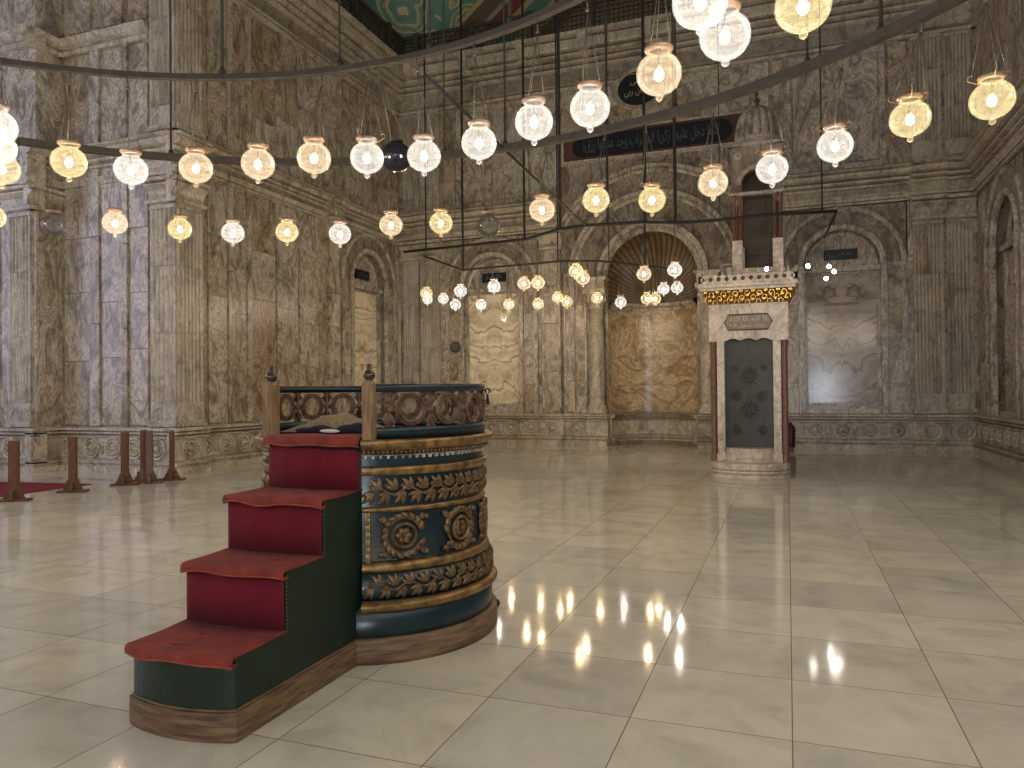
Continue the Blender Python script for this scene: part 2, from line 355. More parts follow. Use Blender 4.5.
        if not closed: s.add(vs, [tuple(range(n)), tuple(range((m - 1) * n, m * n))], tint)
    def blob(s, c, rx, ry, rz, n=8, k=5, tint=None, R=None):      # ellipsoid
        vs = []; fs = []
        for i in range(k + 1):
            t = -PI / 2 + PI * i / k
            for j in range(n):
                a = 2 * PI * j / n
                p = Vector((rx * math.cos(t) * math.cos(a), ry * math.cos(t) * math.sin(a), rz * math.sin(t)))
                if R: p = R @ p
                vs.append((c[0] + p[0], c[1] + p[1], c[2] + p[2]))
        for i in range(k):
            for j in range(n): fs.append((i * n + j, i * n + (j + 1) % n, (i + 1) * n + (j + 1) % n, (i + 1) * n + j))
        s.add(vs, fs, tint, True)
    def build(s, name, mt, parent=None, bevel=0, smooth=None, origin=None):
        me = bpy.data.meshes.new(name)
        o0 = Vector(origin) if origin else Vector((0, 0, 0))
        me.from_pydata([tuple(Vector(p) - o0) for p in s.v], [], s.f)
        me.polygons.foreach_set('use_smooth', s.sm if smooth is None else [smooth] * len(s.sm))
        bm = bmesh.new(); bm.from_mesh(me)
        tl = bm.faces.layers.int.new('src')
        for i, f in enumerate(bm.faces): f[tl] = i
        bmesh.ops.remove_doubles(bm, verts=bm.verts, dist=1e-5)
        bmesh.ops.recalc_face_normals(bm, faces=bm.faces)
        src = [f[tl] for f in bm.faces]
        bm.faces.layers.int.remove(bm.faces.layers.int['src'])
        bm.to_mesh(me); bm.free()
        at = me.attributes.new('tint', 'FLOAT_COLOR', 'CORNER')
        vals = []
        for p, q in zip(me.polygons, src):
            vals += [*s.t[q], 1.0] * p.loop_total
        at.data.foreach_set('color', vals)
        me.materials.append(mt)
        o = bpy.data.objects.new(name, me); col.objects.link(o)
        if origin: o.location = o0
        if parent is not None:
            o.parent = parent
            if parent.type == 'EMPTY' or any(parent.location):
                o.matrix_parent_inverse = Matrix.Translation(-parent.matrix_basis.translation) if parent.parent is None else Matrix.Identity(4)
        if bevel:
            b = o.modifiers.new('bevel', 'BEVEL'); b.width = bevel; b.segments = 2; b.limit_method = 'ANGLE'; b.angle_limit = .6
        return o
def empty(name, loc, label, cat, group=None):
    o = bpy.data.objects.new(name, None); col.objects.link(o); o.location = loc
    o['label'] = label; o['category'] = cat
    if group: o['group'] = group
    return o
def tag(o, label, cat, group=None):
    o['label'] = label; o['category'] = cat
    if group: o['group'] = group
    return o
def structure(o): o['kind'] = 'structure'; return o

# ------------------------------------------------------------------ Arabic lettering (joined letter forms, right to left)
FORMS = {'ا': ('\ufe8d', '\ufe8e', None, None), 'أ': ('\ufe83', '\ufe84', None, None), 'ب': ('\ufe8f', '\ufe90', '\ufe91', '\ufe92'),
 'ة': ('\ufe93', '\ufe94', None, None), 'ت': ('\ufe95', '\ufe96', '\ufe97', '\ufe98'), 'ج': ('\ufe9d', '\ufe9e', '\ufe9f', '\ufea0'),
 'ح': ('\ufea1', '\ufea2', '\ufea3', '\ufea4'), 'خ': ('\ufea5', '\ufea6', '\ufea7', '\ufea8'), 'د': ('\ufea9', '\ufeaa', None, None),
 'ر': ('\ufead', '\ufeae', None, None), 'ز': ('\ufeaf', '\ufeb0', None, None), 'س': ('\ufeb1', '\ufeb2', '\ufeb3', '\ufeb4'),
 'ك': ('\ufed9', '\ufeda', '\ufedb', '\ufedc'), 'ل': ('\ufedd', '\ufede', '\ufedf', '\ufee0'), 'م': ('\ufee1', '\ufee2', '\ufee3', '\ufee4'),
 'ن': ('\ufee5', '\ufee6', '\ufee7', '\ufee8'), 'ه': ('\ufee9', '\ufeea', '\ufeeb', '\ufeec'), 'ع': ('\ufec9', '\ufeca', '\ufecb', '\ufecc'),
 'و': ('\ufeed', '\ufeee', None, None), 'ي': ('\ufef1', '\ufef2', '\ufef3', '\ufef4'), 'ى': ('\ufeef', '\ufef0', None, None)}
def shape_ar(t):
    out = []
    for i, ch in enumerate(t):
        if ch not in FORMS: out.append(ch); continue
        f = FORMS[ch]; p = t[i - 1] if i else ' '; n = t[i + 1] if i + 1 < len(t) else ' '
        jp = p in FORMS and FORMS[p][2] is not None
        jn = n in FORMS and f[2] is not None
        out.append((f[3] if jn else f[1]) if jp else (f[2] if jn else f[0]))
    return ''.join(reversed(out))
def lettering(name, text, place, width, height, mt, parent, depth=.012, move=False):
    """place(u, z, d) -> world point; text raised on a surface"""
    cu = bpy.data.curves.new(name, 'FONT'); cu.body = text; cu.align_x = 'CENTER'; cu.align_y = 'CENTER'; cu.resolution_u = 3
    t = bpy.data.objects.new('tmp_text', cu); col.objects.link(t)
    dg = bpy.context.evaluated_depsgraph_get(); me0 = bpy.data.meshes.new_from_object(t.evaluated_get(dg))
    bpy.data.objects.remove(t); bpy.data.curves.remove(cu)
    if not me0.vertices: return None
    xs = [v.co.x for v in me0.vertices]; ys = [v.co.y for v in me0.vertices]
    sx = width / (max(xs) - min(xs)); sy = height / (max(ys) - min(ys)); cx = (max(xs) + min(xs)) / 2; cy = (max(ys) + min(ys)) / 2
    mb = MB(); n = len(me0.vertices)
    vs = [place((v.co.x - cx) * sx, (v.co.y - cy) * sy, depth) for v in me0.vertices]
    mb.add(vs, [list(p.vertices) for p in me0.polygons])
    o = mb.build(name, mt, parent)
    if move: fwd(o)
    sol = o.modifiers.new('thickness', 'SOLIDIFY'); sol.thickness = depth; sol.offset = 0
    return o

# ------------------------------------------------------------------ setting: floor
YB, XL, XR, C = 21.5, -11.84, 4.5, -3.65
fb = MB(); fb.add([(-30, -8, 0), (14, -8, 0), (14, 24, 0), (-30, 24, 0)], [(0, 1, 2, 3)])
structure(fb.build('floor', M['floor']))
Tb = lambda u, d, z: (u, YB - d, z)
Tl = lambda u, d, z: (XL + d, u, z)
Tr = lambda u, d, z: (XR - d, u, z)
Tp = lambda u, d, z: (u, 11.8 - d, z)

DADO = [(-.1, 0), (.22, 0), (.22, .12), (.14, .12), (.14, .15), (.18, .19), (.18, .22), (.09, .23), (.09, .26), (.12, .28), (.07, .30), (.07, .70), (.12, .72), (.12, .745), (.05, .75), (.05, .775), (.18, .80), (.18, .83), (.12, .83), (.12, .85), (.22, .87), (.22, .91), (.17, .93), (-.1, .94)]
ENT = [(-.1, 6.42), (.09, 6.42), (.09, 6.49), (.02, 6.49), (.02, 6.52), (.12, 6.52), (.12, 6.60), (.20, 6.67), (.20, 6.70), (.04, 6.70), (.04, 6.93), (.14, 6.97), (.14, 7.03), (.05, 7.03), (.05, 7.07), (.22, 7.12), (.22, 7.19), (.12, 7.19), (.12, 7.23), (.32, 7.28), (.38, 7.34), (.38, 7.42), (.30, 7.42), (.30, 7.45), (.44, 7.50), (.42, 7.55), (-.1, 7.58)]
ARC = [(-.1, 5.85), (.10, 5.85), (.15, 5.88), (.15, 5.92), (.02, 5.94), (.0, 6.06), (.04, 6.16), (.18, 6.27), (.18, 6.30), (.08, 6.30), (.08, 6.33), (.25, 6.35), (.25, 6.41), (-.1, 6.42)]
COR = [(-.1, 10.6), (.10, 10.6), (.10, 10.68), (.0, 10.68), (.0, 10.72), (.14, 10.76), (.02, 10.80), (.02, 11.15), (.14, 11.2), (.14, 11.26), (.04, 11.26), (.04, 11.30), (.22, 11.34), (.22, 11.41), (.1, 11.41), (.1, 11.45), (.34, 11.52), (.34, 11.58), (.22, 11.58), (.22, 11.62), (.44, 11.66), (.46, 11.70), (.46, 11.93), (.36, 11.93), (.36, 11.97), (.58, 12.02), (.58, 12.12), (-.1, 12.14)]
def shift(prof, k): return [(d + k if d > -.05 else d, z) for d, z in prof]
ENTL = [(d * .75 if d > 0 else d, 6.35 + (z - 6.42) * .58) for d, z in ENT]; ENTP = [(d * .6 if d > 0 else d, 6.0 + (z - 6.42) * .78) for d, z in ENT]; ARCP = [(d * .7 if d > 0 else d, 5.5 + (z - 5.85) * .88) for d, z in ARC]; ENT = [(d, 6.42 + (z - 6.42) * .76) for d, z in ENT]
def rnd(b=0): return (random.random(), b, random.random())
def prof_run(mb, prof, u0, u1, k=0, seg=1.9):
    n = max(1, round((u1 - u0) / seg))
    for i in range(n):
        mb.ext_u(u0 + (u1 - u0) * i / n, u0 + (u1 - u0) * (i + 1) / n, shift(prof, k), rnd(random.choice((0, 0, .15, .3))))
def rosette(mb, u, z, d, r=.185, t=None):
    t = t or rnd(0)
    mb.arch(u, z, [(r * .94, d), (r * .94, d + .04), (r * 1.12, d + .045), (r * 1.12, d)], 0, 2 * PI, 20, t)
    for k in range(14):
        a = 2 * PI * k / 14
        mb.blob((u + .70 * r * math.cos(a), d + .012, z + .70 * r * math.sin(a)), r * .17, .055, r * .17, 6, 4, t)
    mb.blob((u, d, z), r * .40, .06, r * .40, 12, 4, t)
    mb.blob((u, d + .03, z), r * .2, .07, r * .2, 8, 4, t)
def scroll(mb, u, z, d, s=.1, t=None):
    t = t or rnd(0)
    for sg in (-1, 1):
        for q in (-1, 1):
            pts = []
            for i in range(8):
                a = i / 7 * 2.6; rr = s * (1 - .65 * i / 7)
                pts.append((u + sg * (s * .2 + rr * math.sin(a) * .55), d + .02, z + q * (s * .3 + rr * (1 - math.cos(a)) * .7)))
            mb.tube(pts, .02, 5, t)
    mb.blob((u, d, z), .035, .045, .16, 6, 4, t)
def dado_run(mb, u0, u1, k=0, ros=True):
    prof_run(mb, DADO, u0, u1, k)
    if ros:
        L_ = u1 - u0; n = max(1, round(L_ / .60)); st = L_ / n
        for i in range(n):
            c = u0 + st * (i + .5); rosette(mb, c, .5, .07 + k, min(.20, st * .36))
            if i < n - 1: scroll(mb, c + st / 2, .5, .07 + k)
def flute_sec(u0, u1, d, nf, depth=.03):
    w = (u1 - u0); m = w * .06; fw = (w - 2 * m) / nf; sec = [(u0, -.1), (u0, d)]
    for i in range(nf):
        a = u0 + m + i * fw; g = fw * .18
        for j in range(7):
            q = j / 6; sec.append((a + g / 2 + (fw - g) * q, d - depth * math.sin(PI * q)))
    sec += [(u1, d), (u1, -.1)]
    return sec
def fluted(T, parent, u0, u1, z0, z1, d, nf=7, cap=True, capz=None):
    mb = MB(T); h = z1 - z0
    mb.ext_z(z0, z0 + .05, [(u0 - .05, -.1), (u0 - .05, d + .05), (u1 + .05, d + .05), (u1 + .05, -.1)], rnd())
    mb.ext_z(z0 + .05, z0 + .12, [(u0 - .03, -.1), (u0 - .03, d + .03), (u1 + .03, d + .03), (u1 + .03, -.1)], rnd())
    # rounded foot panel, then the flutes in three blocks
    mb.ext_z(z0 + .12, z0 + .5, [(u0, -.1), (u0, d), (u1, d), (u1, -.1)], rnd())
    w = u1 - u0; mb.arch((u0 + u1) / 2, z0 + .14, [(w * .40, d - .01), (w * .40, d + .015), (w * .46, d + .015), (w * .46, d - .01)], 0, PI, 14, rnd())
    cuts = [z0 + .5, z0 + h * .42, z0 + h * .72, z1 - .1]
    for a, b in zip(cuts, cuts[1:]): mb.ext_z(a + .004, b - .004, flute_sec(u0, u1, d, nf), rnd(random.choice((0, .1, .25))))
    if cap:
        mb.ext_z(z1 - .1, z1 - .04, [(u0 - .02, -.1), (u0 - .02, d + .02), (u1 + .02, d + .02), (u1 + .02, -.1)], rnd())
        mb.ext_z(z1 - .04, z1, [(u0, -.1), (u0, d), (u1, d), (u1, -.1)], rnd())
    return mb.build('pilaster', M['stone_flute'], parent)
def ent_break(mb, u0, u1, k, E=None, A=None):     # entablature stepping forward over a pilaster, with its capital block
    mb.ext_u(u0, u1, shift(A or ARC, k), rnd(.1)); mb.ext_u(u0 - .02, u1 + .02, shift(E or ENT, k), rnd(.1))
ZC = 4.88
CART = []
def onyx_panel(T, parent, uc, z0, z1, w, d, mt='onyx'):
    """book-matched slab: its origin is on the middle line so the veins mirror"""
    mb = MB(); mb.box(-w / 2, w / 2, -.03, 0, -(z1 - z0) / 2, (z1 - z0) / 2, (random.random(), 0, random.random()))
    o = mb.build('onyx_panel', M[mt]); p = Vector(T(uc, d, (z0 + z1) / 2)); e = Vector(T(uc + 1, d, (z0 + z1) / 2)) - p; dd = Vector(T(uc, d + 1, (z0 + z1) / 2)) - p
    R_ = Matrix((e, dd, Vector((0, 0, 1)))).transposed().to_4x4()
    o.matrix_world = Matrix.Translation(p) @ R_; o.parent = parent
    return o
def bay(T, parent, uc, name_text, pm='onyx'):
    mb = MB(T)
    mb.fill_arch(uc - 1.56, uc + 1.56, .9, 6.45, uc, ZC, 1.0, 0, -.35, rnd(.25))
    mb.box(uc - 1.6, uc + 1.6, -.5, -.325, .9, 6.5, rnd(.3))
    for s in (-1, 1):      # stacked slabs on the piers beside the opening
        mb.blocks(min(uc + s * 1.09, uc + s * 1.5), max(uc + s * 1.09, uc + s * 1.5), .95, ZC, .015, 4, .5, th=.03)
    mb.arch(uc, ZC, [(1.42, -.01), (1.42, .03), (1.46, .06), (1.52, .06), (1.55, .03), (1.55, -.01)], 0, PI, 36, rnd(.1))
    mb.arch(uc, ZC, [(.93, -.05), (.93, .03), (.97, .06), (1.05, .06), (1.08, .03), (1.08, -.05)], 0, PI, 32, rnd(0))
    mb.arch(uc, ZC, [(.80, -.35), (.80, -.28), (.86, -.25), (.9, -.25), (.93, -.3), (.93, -.35)], 0, PI, 32, rnd(0))
    for s in (-1, 1):
        for a, b, d in ((.93, 1.08, .05), (1.42, 1.55, .05)):
            mb.box(min(uc + s * a, uc + s * b), max(uc + s * a, uc + s * b), -.05, d, .94, ZC, rnd(0))
            mb.box(min(uc + s * (a + .04), uc + s * (b - .04)), max(uc + s * (a + .04), uc + s * (b - .04)), 0, d + .02, .94, ZC, rnd(0))
    for k in range(9):     # voussoir joints between the two arches
        a = PI * (k + .5) / 9; c, s = math.cos(a), math.sin(a)
        mb.add([(uc + 1.09 * c - .006 * s, .002, ZC + 1.09 * s + .006 * c), (uc + 1.41 * c - .006 * s, .002, ZC + 1.41 * s + .006 * c), (uc + 1.41 * c + .006 * s, .012, ZC + 1.41 * s - .006 * c), (uc + 1.09 * c + .006 * s, .012, ZC + 1.09 * s - .006 * c)], [(0, 1, 2, 3)], (.1, 1, .1))
    mb.frame(uc - .99, uc + .99, 1.0, 4.82, .1, -.32, -.2, rnd(0)); mb.box(uc - .95, uc + .95, -.34, -.30, .94, 4.8, rnd(.2))
    mb.box(uc - 1.0, uc + 1.0, -.34, -.12, 4.72, 4.84, rnd(.1)); mb.box(uc - 1.0, uc + 1.0, -.34, -.08, .94, 1.06, rnd(.1))
    mb.build('arch_bay', M['stone'], parent)
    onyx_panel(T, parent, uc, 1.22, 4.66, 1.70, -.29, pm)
    p = MB(T); p.ext_z(5.05, 5.33, [(uc - .42, -.34), (uc - .38, -.24), (uc + .38, -.24), (uc + .42, -.34)]); p.build('name_tablet', M['black_panel'], parent)
    lettering('inscription', shape_ar(name_text), lambda a, b, d, T=T, uc=uc: T(uc + a if T is not Tl else uc + a, -.24 + d, 5.19 + b), .6, .16, M['letters_blue'], parent)

# ---------------------------------------------------------------- back wall
wb = MB(Tb)
wb.box(XL - .6, C - 1.28, -.9, -.34, 0, 12.1); wb.box(C + 1.28, XR + .6, -.9, -.34, 0, 12.1)
wb.box(C - 1.3, C + 1.3, -1.9, -1.3, 0, 7); wb.box(C - 1.3, C + 1.3, -.9, -.34, 6.6, 12.1)
wall_back = structure(wb.build('wall_back', M['stone']))
d_ = MB(Tb)
for s in (-1, 1):
    def rg(a, b): return (C + a, C + b) if s > 0 else (C - b, C - a)
    dado_run(d_, *rg(1.9, 2.62)); dado_run(d_, *rg(2.62, 3.34), k=.1); dado_run(d_, *rg(3.34, 6.62)); dado_run(d_, *rg(6.62, 7.42), k=.16); dado_run(d_, *rg(7.42, 8.15), k=.08)
    dado_run(d_, *rg(1.28, 1.9), k=.14, ros=False)
# niche dado follows the curve
NR = 1.28; ND = 1.0
def niche_pt(a, off=0, z=0): return (C + (NR - off) * math.cos(a), YB + (ND - off) * math.sin(a), z)
vs = []; fs = []; n = 24; k = len(DADO)
for i in range(n + 1):
    a = PI * i / n
    for dd, z in DADO: vs.append((C + (NR - max(dd, 0)) * math.cos(a), 2 * YB - (YB + (ND - max(dd, 0)) * math.sin(a)) * 1.0, z))
nd = MB(); vs = [(x, YB + (YB - y) * 1.0, z) for x, y, z in vs]
for i in range(n):
    for j in range(k - 1): fs.append((i * k + j, i * k + j + 1, (i + 1) * k + j + 1, (i + 1) * k + j))
nd.add(vs, fs + [tuple(range(k)), tuple(range(n * k, n * k + k))], (.3, .1, .6))
for i in range(4):
    a = PI * (.2 + .2 * i); x, y = C + (NR - .05) * math.cos(a), YB + (ND - .05) * math.sin(a)
    for kk in range(12):
        b = 2 * PI * kk / 12; q = .13 * math.cos(b)
        nd.blob((x - q * math.sin(a), y + q * math.cos(a) * .8, .5 + .14 * math.sin(b)), .03, .03, .03, 6, 4)
    nd.blob((x, y, .5), .08, .05, .08, 10, 4)
nd.build('dado', M['stone_carved'], wall_back)
d_.build('dado', M['stone_carved'], wall_back)
# mihrab niche
nb = MB(); n = 28
for zi, (z0, z1) in enumerate(((.94, 1.75), (1.75, 2.6), (2.6, 4.02))):
    cuts = [0, 9, 20, 28] if zi == 0 else ([0, 14, 28] if zi == 1 else [0, 28])
    for c0, c1 in zip(cuts, cuts[1:]):
        vs = []; fs = []
        for i in range(c0, c1 + 1):
            p = niche_pt(PI * i / n); vs += [(p[0], p[1], z0 + .006), (p[0], p[1], z1 - .006)]
        for i in range(c1 - c0): fs.append((2 * i, 2 * i + 1, 2 * i + 3, 2 * i + 2))
        nb.add(vs, fs, (random.random(), .0, random.random()), True)
vs = [niche_pt(PI * i / n, -.01, z) for i in range(n + 1) for z in (.9, 4.1)]
nb.add(vs, [(2 * i, 2 * i + 1, 2 * i + 3, 2 * i + 2) for i in range(n)], (.1, 1, .1), True)
nb.build('niche_lining', M['onyx_brown'], wall_back)
cn = MB(); prof = [(0, 3.98), (.05, 3.98), (.05, 4.06), (.12, 4.12), (.12, 4.2), (0, 4.22)]; vs = []; fs = []; k = len(prof)
for i in range(n + 1):
    for dd, z in prof: vs.append(niche_pt(PI * i / n, dd, z))
for i in range(n):
    for j in range(k - 1): fs.append((i * k + j, i * k + j + 1, (i + 1) * k + j + 1, (i + 1) * k + j))
cn.add(vs, fs, (.2, .2, .2)); cn.build('niche_cornice', M['stone'], wall_back)
cd = MB(); vs = []; fs = []; kz = 14; n = 96; zb = 4.2
vs0 = []
for i in range(n + 1):
    a = PI * i / n; rib = .018 * (i % 2)
    for j in range(kz + 1):
        if j < 3: z = zb + (ZC - zb) * j / 3; rr = 1.
        else:
            t = (j - 3) / (kz - 3) * PI / 2; z = ZC + 1.28 * math.sin(t); rr = math.cos(t)
        vs0.append((C + (NR - rib) * math.cos(a) * rr, YB + (ND - rib) * math.sin(a) * rr, z))
for i in range(n):
    for j in range(kz): fs.append((i * (kz + 1) + j, i * (kz + 1) + j + 1, (i + 1) * (kz + 1) + j + 1, (i + 1) * (kz + 1) + j))
cd.add(vs0, fs); cd.build('rayed_half_dome', M['conch'], wall_back, origin=(C, YB, 4.25))
# plane with niche opening and the great archivolts
mb = MB(Tb)
mb.fill_arch(C - 3.34, C + 3.34, .9, 8.35, C, ZC, 1.28, .006, -.02, rnd(.2), 48)
for s in (-1, 1):
    for a, b, rws in ((1.98, 2.26, 5), (2.30, 2.60, 4)):
        u0, u1 = sorted((C + s * a, C + s * b)); mb.blocks(u0, u1, .97, 5.0, .03, rws, .55, th=.05)
    u0, u1 = sorted((C + s * 1.93, C + s * 2.62)); mb.frame(u0, u1, .95, 5.1, .05, 0, .05, rnd(0))
    u0, u1 = sorted((C + s * 2.70, C + s * 3.28)); mb.blocks(u0, u1, .97, 5.80, .12, 4, .8, th=.16); mb.frame(u0, u1, .95, 5.84, .06, .1, .15, rnd(.0))
for r0, w in ((1.30, .3), (2.25, .24), (3.02, .22)):
    a0 = 0 if r0 < 2 else (.05 if r0 < 3 else .36)
    mb.arch(C, ZC, [(r0, -.02), (r0, .05), (r0 + .05, .09), (r0 + w * .5, .07), (r0 + w * .55, .12), (r0 + w, .12), (r0 + w + .03, .05), (r0 + w + .03, -.02)], a0, PI - a0, 48, rnd(.1))
for kk in range(15):
    a = PI * (kk + .5) / 15; c, s = math.cos(a), math.sin(a)
    for q0, q1 in ((1.66, 2.22), (2.54, 3.0)):
        if q1 == 3.0 and (a < .4 or a > PI - .4): continue
        mb.add([(C + q0 * c - .008 * s, .003, ZC + q0 * s + .008 * c), (C + q1 * c - .008 * s, .003, ZC + q1 * s + .008 * c), (C + q1 * c + .008 * s, .012, ZC + q1 * s - .008 * c), (C + q0 * c + .008 * s, .012, ZC + q0 * s - .008 * c)], [(0, 1, 2, 3)], (.1, 1, .1))
mb.build('niche_surround', M['stone'], wall_back)
for s in (-1, 1):      # engaged columns of the niche
    cb = MB(); x = C + s * 1.6; y = YB - .12
    cb.lathe((x, y, 0), [(.30, .94), (.30, 1.04), (.26, 1.08), (.27, 1.14), (.235, 1.2), (.225, 1.22)], 20, (.2, 0, .1))
    cb.lathe((x, y, 0), [(.225, 1.22), (.225, 2.5), (.205, 4.0)], 20, (.6, .05, .4))
    cb.lathe((x, y, 0), [(.205, 4.0), (.25, 4.03), (.22, 4.08), (.24, 4.25), (.31, 4.42)], 20, (.2, 0, .1))
    for kk in range(10):
        a = 2 * PI * kk / 10; cb.blob((x + .25 * math.cos(a), y + .25 * math.sin(a), 4.28), .05, .05, .11, 6, 4, (.2, 0, .1))
    cb.box(x - .33, x + .33, y - .33, y + .2, 4.42, 4.56, (.4, .1, .1)); cb.box(x - .30, x + .30, y - .28, y + .2, 4.56, 4.9, (.5, .2, .1)); cb.box(x - .36, x + .36, y - .34, y + .2, 4.82, 4.9, (.4, .1, .1))
    cb.build('niche_column', M['portal_stone'] if 0 else M['stone_carved'], wall_back)
# bays, pilasters
bay(Tb, wall_back, C - 5.0, 'عمر'); bay(Tb, wall_back, C + 5.02, 'علي', 'onyx_grey_shaded')
for s in (-1, 1):
    mb = MB(Tb)
    u0, u1 = sorted((C + s * 6.55, C + s * 8.5)); mb.box(u0, u1, -.35, 0, .9, 6.45, rnd(.2)); 
    u0, u1 = sorted((C + s * 3.3, C + s * 3.46)); mb.box(u0, u1, -.35, 0, .9, 6.45, rnd(.2)); mb.build('pier', M['stone'], wall_back)
    for a, b, d, nf in ((6.70, 7.37, .14, 7), (7.46, 8.03, .06, 6)):
        u0, u1 = sorted((C + s * a, C + s * b)); fluted(Tb, wall_back, u0, u1, .95, 5.86, d, nf)
        fluted(Tb, wall_back, u0, u1, 7.38, 10.6, d - .03, nf)
en = MB(Tb)
for s in (-1, 1):
    for a, b, k in ((3.38, 6.66, 0), (7.4, 8.2, .05)):
        u0, u1 = sorted((C + s * a, C + s * b)); prof_run(en, ENT, u0, u1, k)
    for a, b, k in ((2.66, 3.4, .1), (6.64, 7.43, .14), (7.42, 8.1, .06)):
        u0, u1 = sorted((C + s * a, C + s * b)); ent_break(en, u0, u1, k)
en.build('entablature', M['stone_carved'], wall_back)
up = MB(Tb)
up.box(XL - .3, C - 3.34, -.35, 0, 6.4, 12.1, rnd(.5)); up.box(C + 3.34, XR + .3, -.35, 0, 6.4, 12.1, rnd(.5))
up.box(C - 3.34, C + 3.34, -.30, .002, 8.34, 12.1, rnd(.3))
for s in (-1, 1):
    for a, b, rws in ((2.72, 3.25, 2), (3.32, 3.62, 2), (6.18, 6.6, 2)):
        u0, u1 = sorted((C + s * a, C + s * b)); up.blocks(u0, u1, 7.4, 10.55, .03, rws, .3, th=.04)
    u0, u1 = sorted((C + s * 3.7, C + s * 6.1)); up.frame(u0, u1, 7.4, 10.52, .1, 0, .07, rnd(0))
    for q in range(2):
        a, b = u0 + .16 + q * (u1 - u0 - .3) / 2, u0 + .14 + (q + 1) * (u1 - u0 - .3) / 2; up.blocks(a, b, 7.58, 10.36, .02, 1, .3, th=.03)
# courses around the inscription
for i in range(5):
    a = C - 2.6 + i * 1.04; up.blocks(a, a + 1.04, 9.28, 9.95, .02, 1, .25, th=.03); up.blocks(a, a + 1.04, 9.95, 10.55, .02, 1, .25, th=.03)
up.build('upper_panelling', M['stone'], wall_back)
uc = MB(Tb)
for i in range(10):
    a = XL + (XR - XL) * i / 10; uc.ext_u(a, a + (XR - XL) / 10, COR, rnd(random.choice((0, .1))))
for i in range(9): uc.box(XL + 1.9 * i + .5, XL + 1.9 * i + .75, .3, .60, 11.58, 12.12, rnd())
uc.ext_u(C - 3.4, C + 3.4, [(-.1, 8.32), (.05, 8.32), (.08, 8.38), (.05, 8.44), (-.1, 8.44)], rnd()) if 0 else None
structure(uc.build('trim_1', M['stone_carved']))
# inscription band and medallion (parts of the wall)
bd = MB(Tb); bd.box(C - 2.58, C + 2.58, -.05, .05, 8.44, 9.24); bd.build('inscription_border', M['red_stone'], wall_back)
bd = MB(Tb); r_ = .32; pts = []
for s, cc in ((1, C + 1.95), (-1, C - 1.95)):
    for i in range(13):
        a = -PI / 2 + PI * i / 12 if s > 0 else PI / 2 + PI * i / 12
        pts.append((cc + r_ * math.cos(a) * 1.1, 8.84 + r_ * math.sin(a)))
vs = [(u, .04, z) for u, z in pts] + [(u, .07, z) for u, z in pts]; k = len(pts)
bd.add(vs, [tuple(range(k)), tuple(range(k, 2 * k))] + [(i, (i + 1) % k, k + (i + 1) % k, k + i) for i in range(k)]); bd.build('inscription_ground', M['black_panel'], wall_back)
fr = MB(Tb); fr.frame(C - 2.62, C + 2.62, 8.40, 9.28, .05, 0, .09); fr.build('inscription_frame', M['stone_carved'], wall_back)
lettering('inscription', shape_ar('كلما دخل عليها زكريا المحراب وجد عندها رزقا'), lambda a, b, d: Tb(C + a, .07 + d, 8.84 + b), 3.9, .42, M['letters_blue'], wall_back)
mc, mz = -3.93, 10.33
md = MB(Tb)
md.arch(mc, mz, [(.62, .0), (.62, .13), (.66, .16), (.70, .12), (.74, .16), (.78, .12), (.78, .0)], 0, 2 * PI, 48, rnd(0), ez=.80); md.build('medallion_frame', M['stone_carved'], wall_back)
md = MB(Tb); md.arch(mc, mz, [(.001, .0), (.001, .11), (.64, .11), (.64, .0)], 0, 2 * PI, 48, ez=.80); md.build('medallion_ground', M['black_panel'], wall_back)
lettering('inscription', shape_ar('سبحان ربي'), lambda a, b, d: Tb(mc + a, .12 + d, mz - .12 + b), .85, .30, M['letters'], wall_back)
lettering('inscription', shape_ar('الاعلى'), lambda a, b, d: Tb(mc + a, .12 + d, mz + .2 + b), .5, .22, M['letters'], wall_back)

# ---------------------------------------------------------------- left wall (deep part) and the pier that projects from it
wl = MB(Tl); wl.box(11.9, YB + .5, -.9, -.34, 0, 12.1); wall_left = structure(wl.build('wall_left', M['stone']))
d_ = MB(Tl); dado_run(d_, 12.45, 17.25); dado_run(d_, 17.25, 17.95, k=.1); dado_run(d_, 17.95, YB - .05); d_.build('dado', M['stone_carved'], wall_left)
bay(Tl, wall_left, 19.65, 'عثمان'.replace('ث', 'ت'))
mb = MB(Tl); mb.box(11.9, 18.1, -.35, 0, .9, 6.45, rnd(.6)); mb.box(21.2, 21.6, -.35, 0, .9, 6.45, rnd(.2))
for a, b, rws in ((12.9, 13.5, 4), (13.68, 14.13, 4), (14.3, 15.18, 4), (15.42, 16.1, 4), (16.3, 16.95, 4)): mb.blocks(a, b, .97, 6.3, .03, rws, .35, th=.04)
for a, b in ((13.5, 13.68), (14.13, 14.3), (15.2, 15.4), (16.1, 16.28)): mb.blocks(a, b, .95, 6.4, .06, 3, .1, th=.08)
mb.blocks(17.36, 17.88, .95, 5.8, .1, 4, .4, th=.1)
mb.box(11.9, YB, -.35, 0, 6.4, 12.1, rnd(.45))
for a, b, rws in ((12.9, 13.5, 2), (13.68, 14.13, 2), (14.3, 15.18, 3), (15.42, 16.1, 2), (16.3, 16.95, 2), (17.2, 17.9, 2), (18.2, 19.5, 2), (19.7, 20.9, 2)): mb.blocks(a, b, 7.15, 10.5, .03, rws, .35, th=.04)
for a, b in ((13.5, 13.68), (14.13, 14.3), (15.2, 15.4), (16.1, 16.28), (17.0, 17.14), (17.95, 18.1)): mb.blocks(a, b, 7.05, 10.58, .06, 2, .1, th=.08)
mb.build('panelling', M['stone'], wall_left)
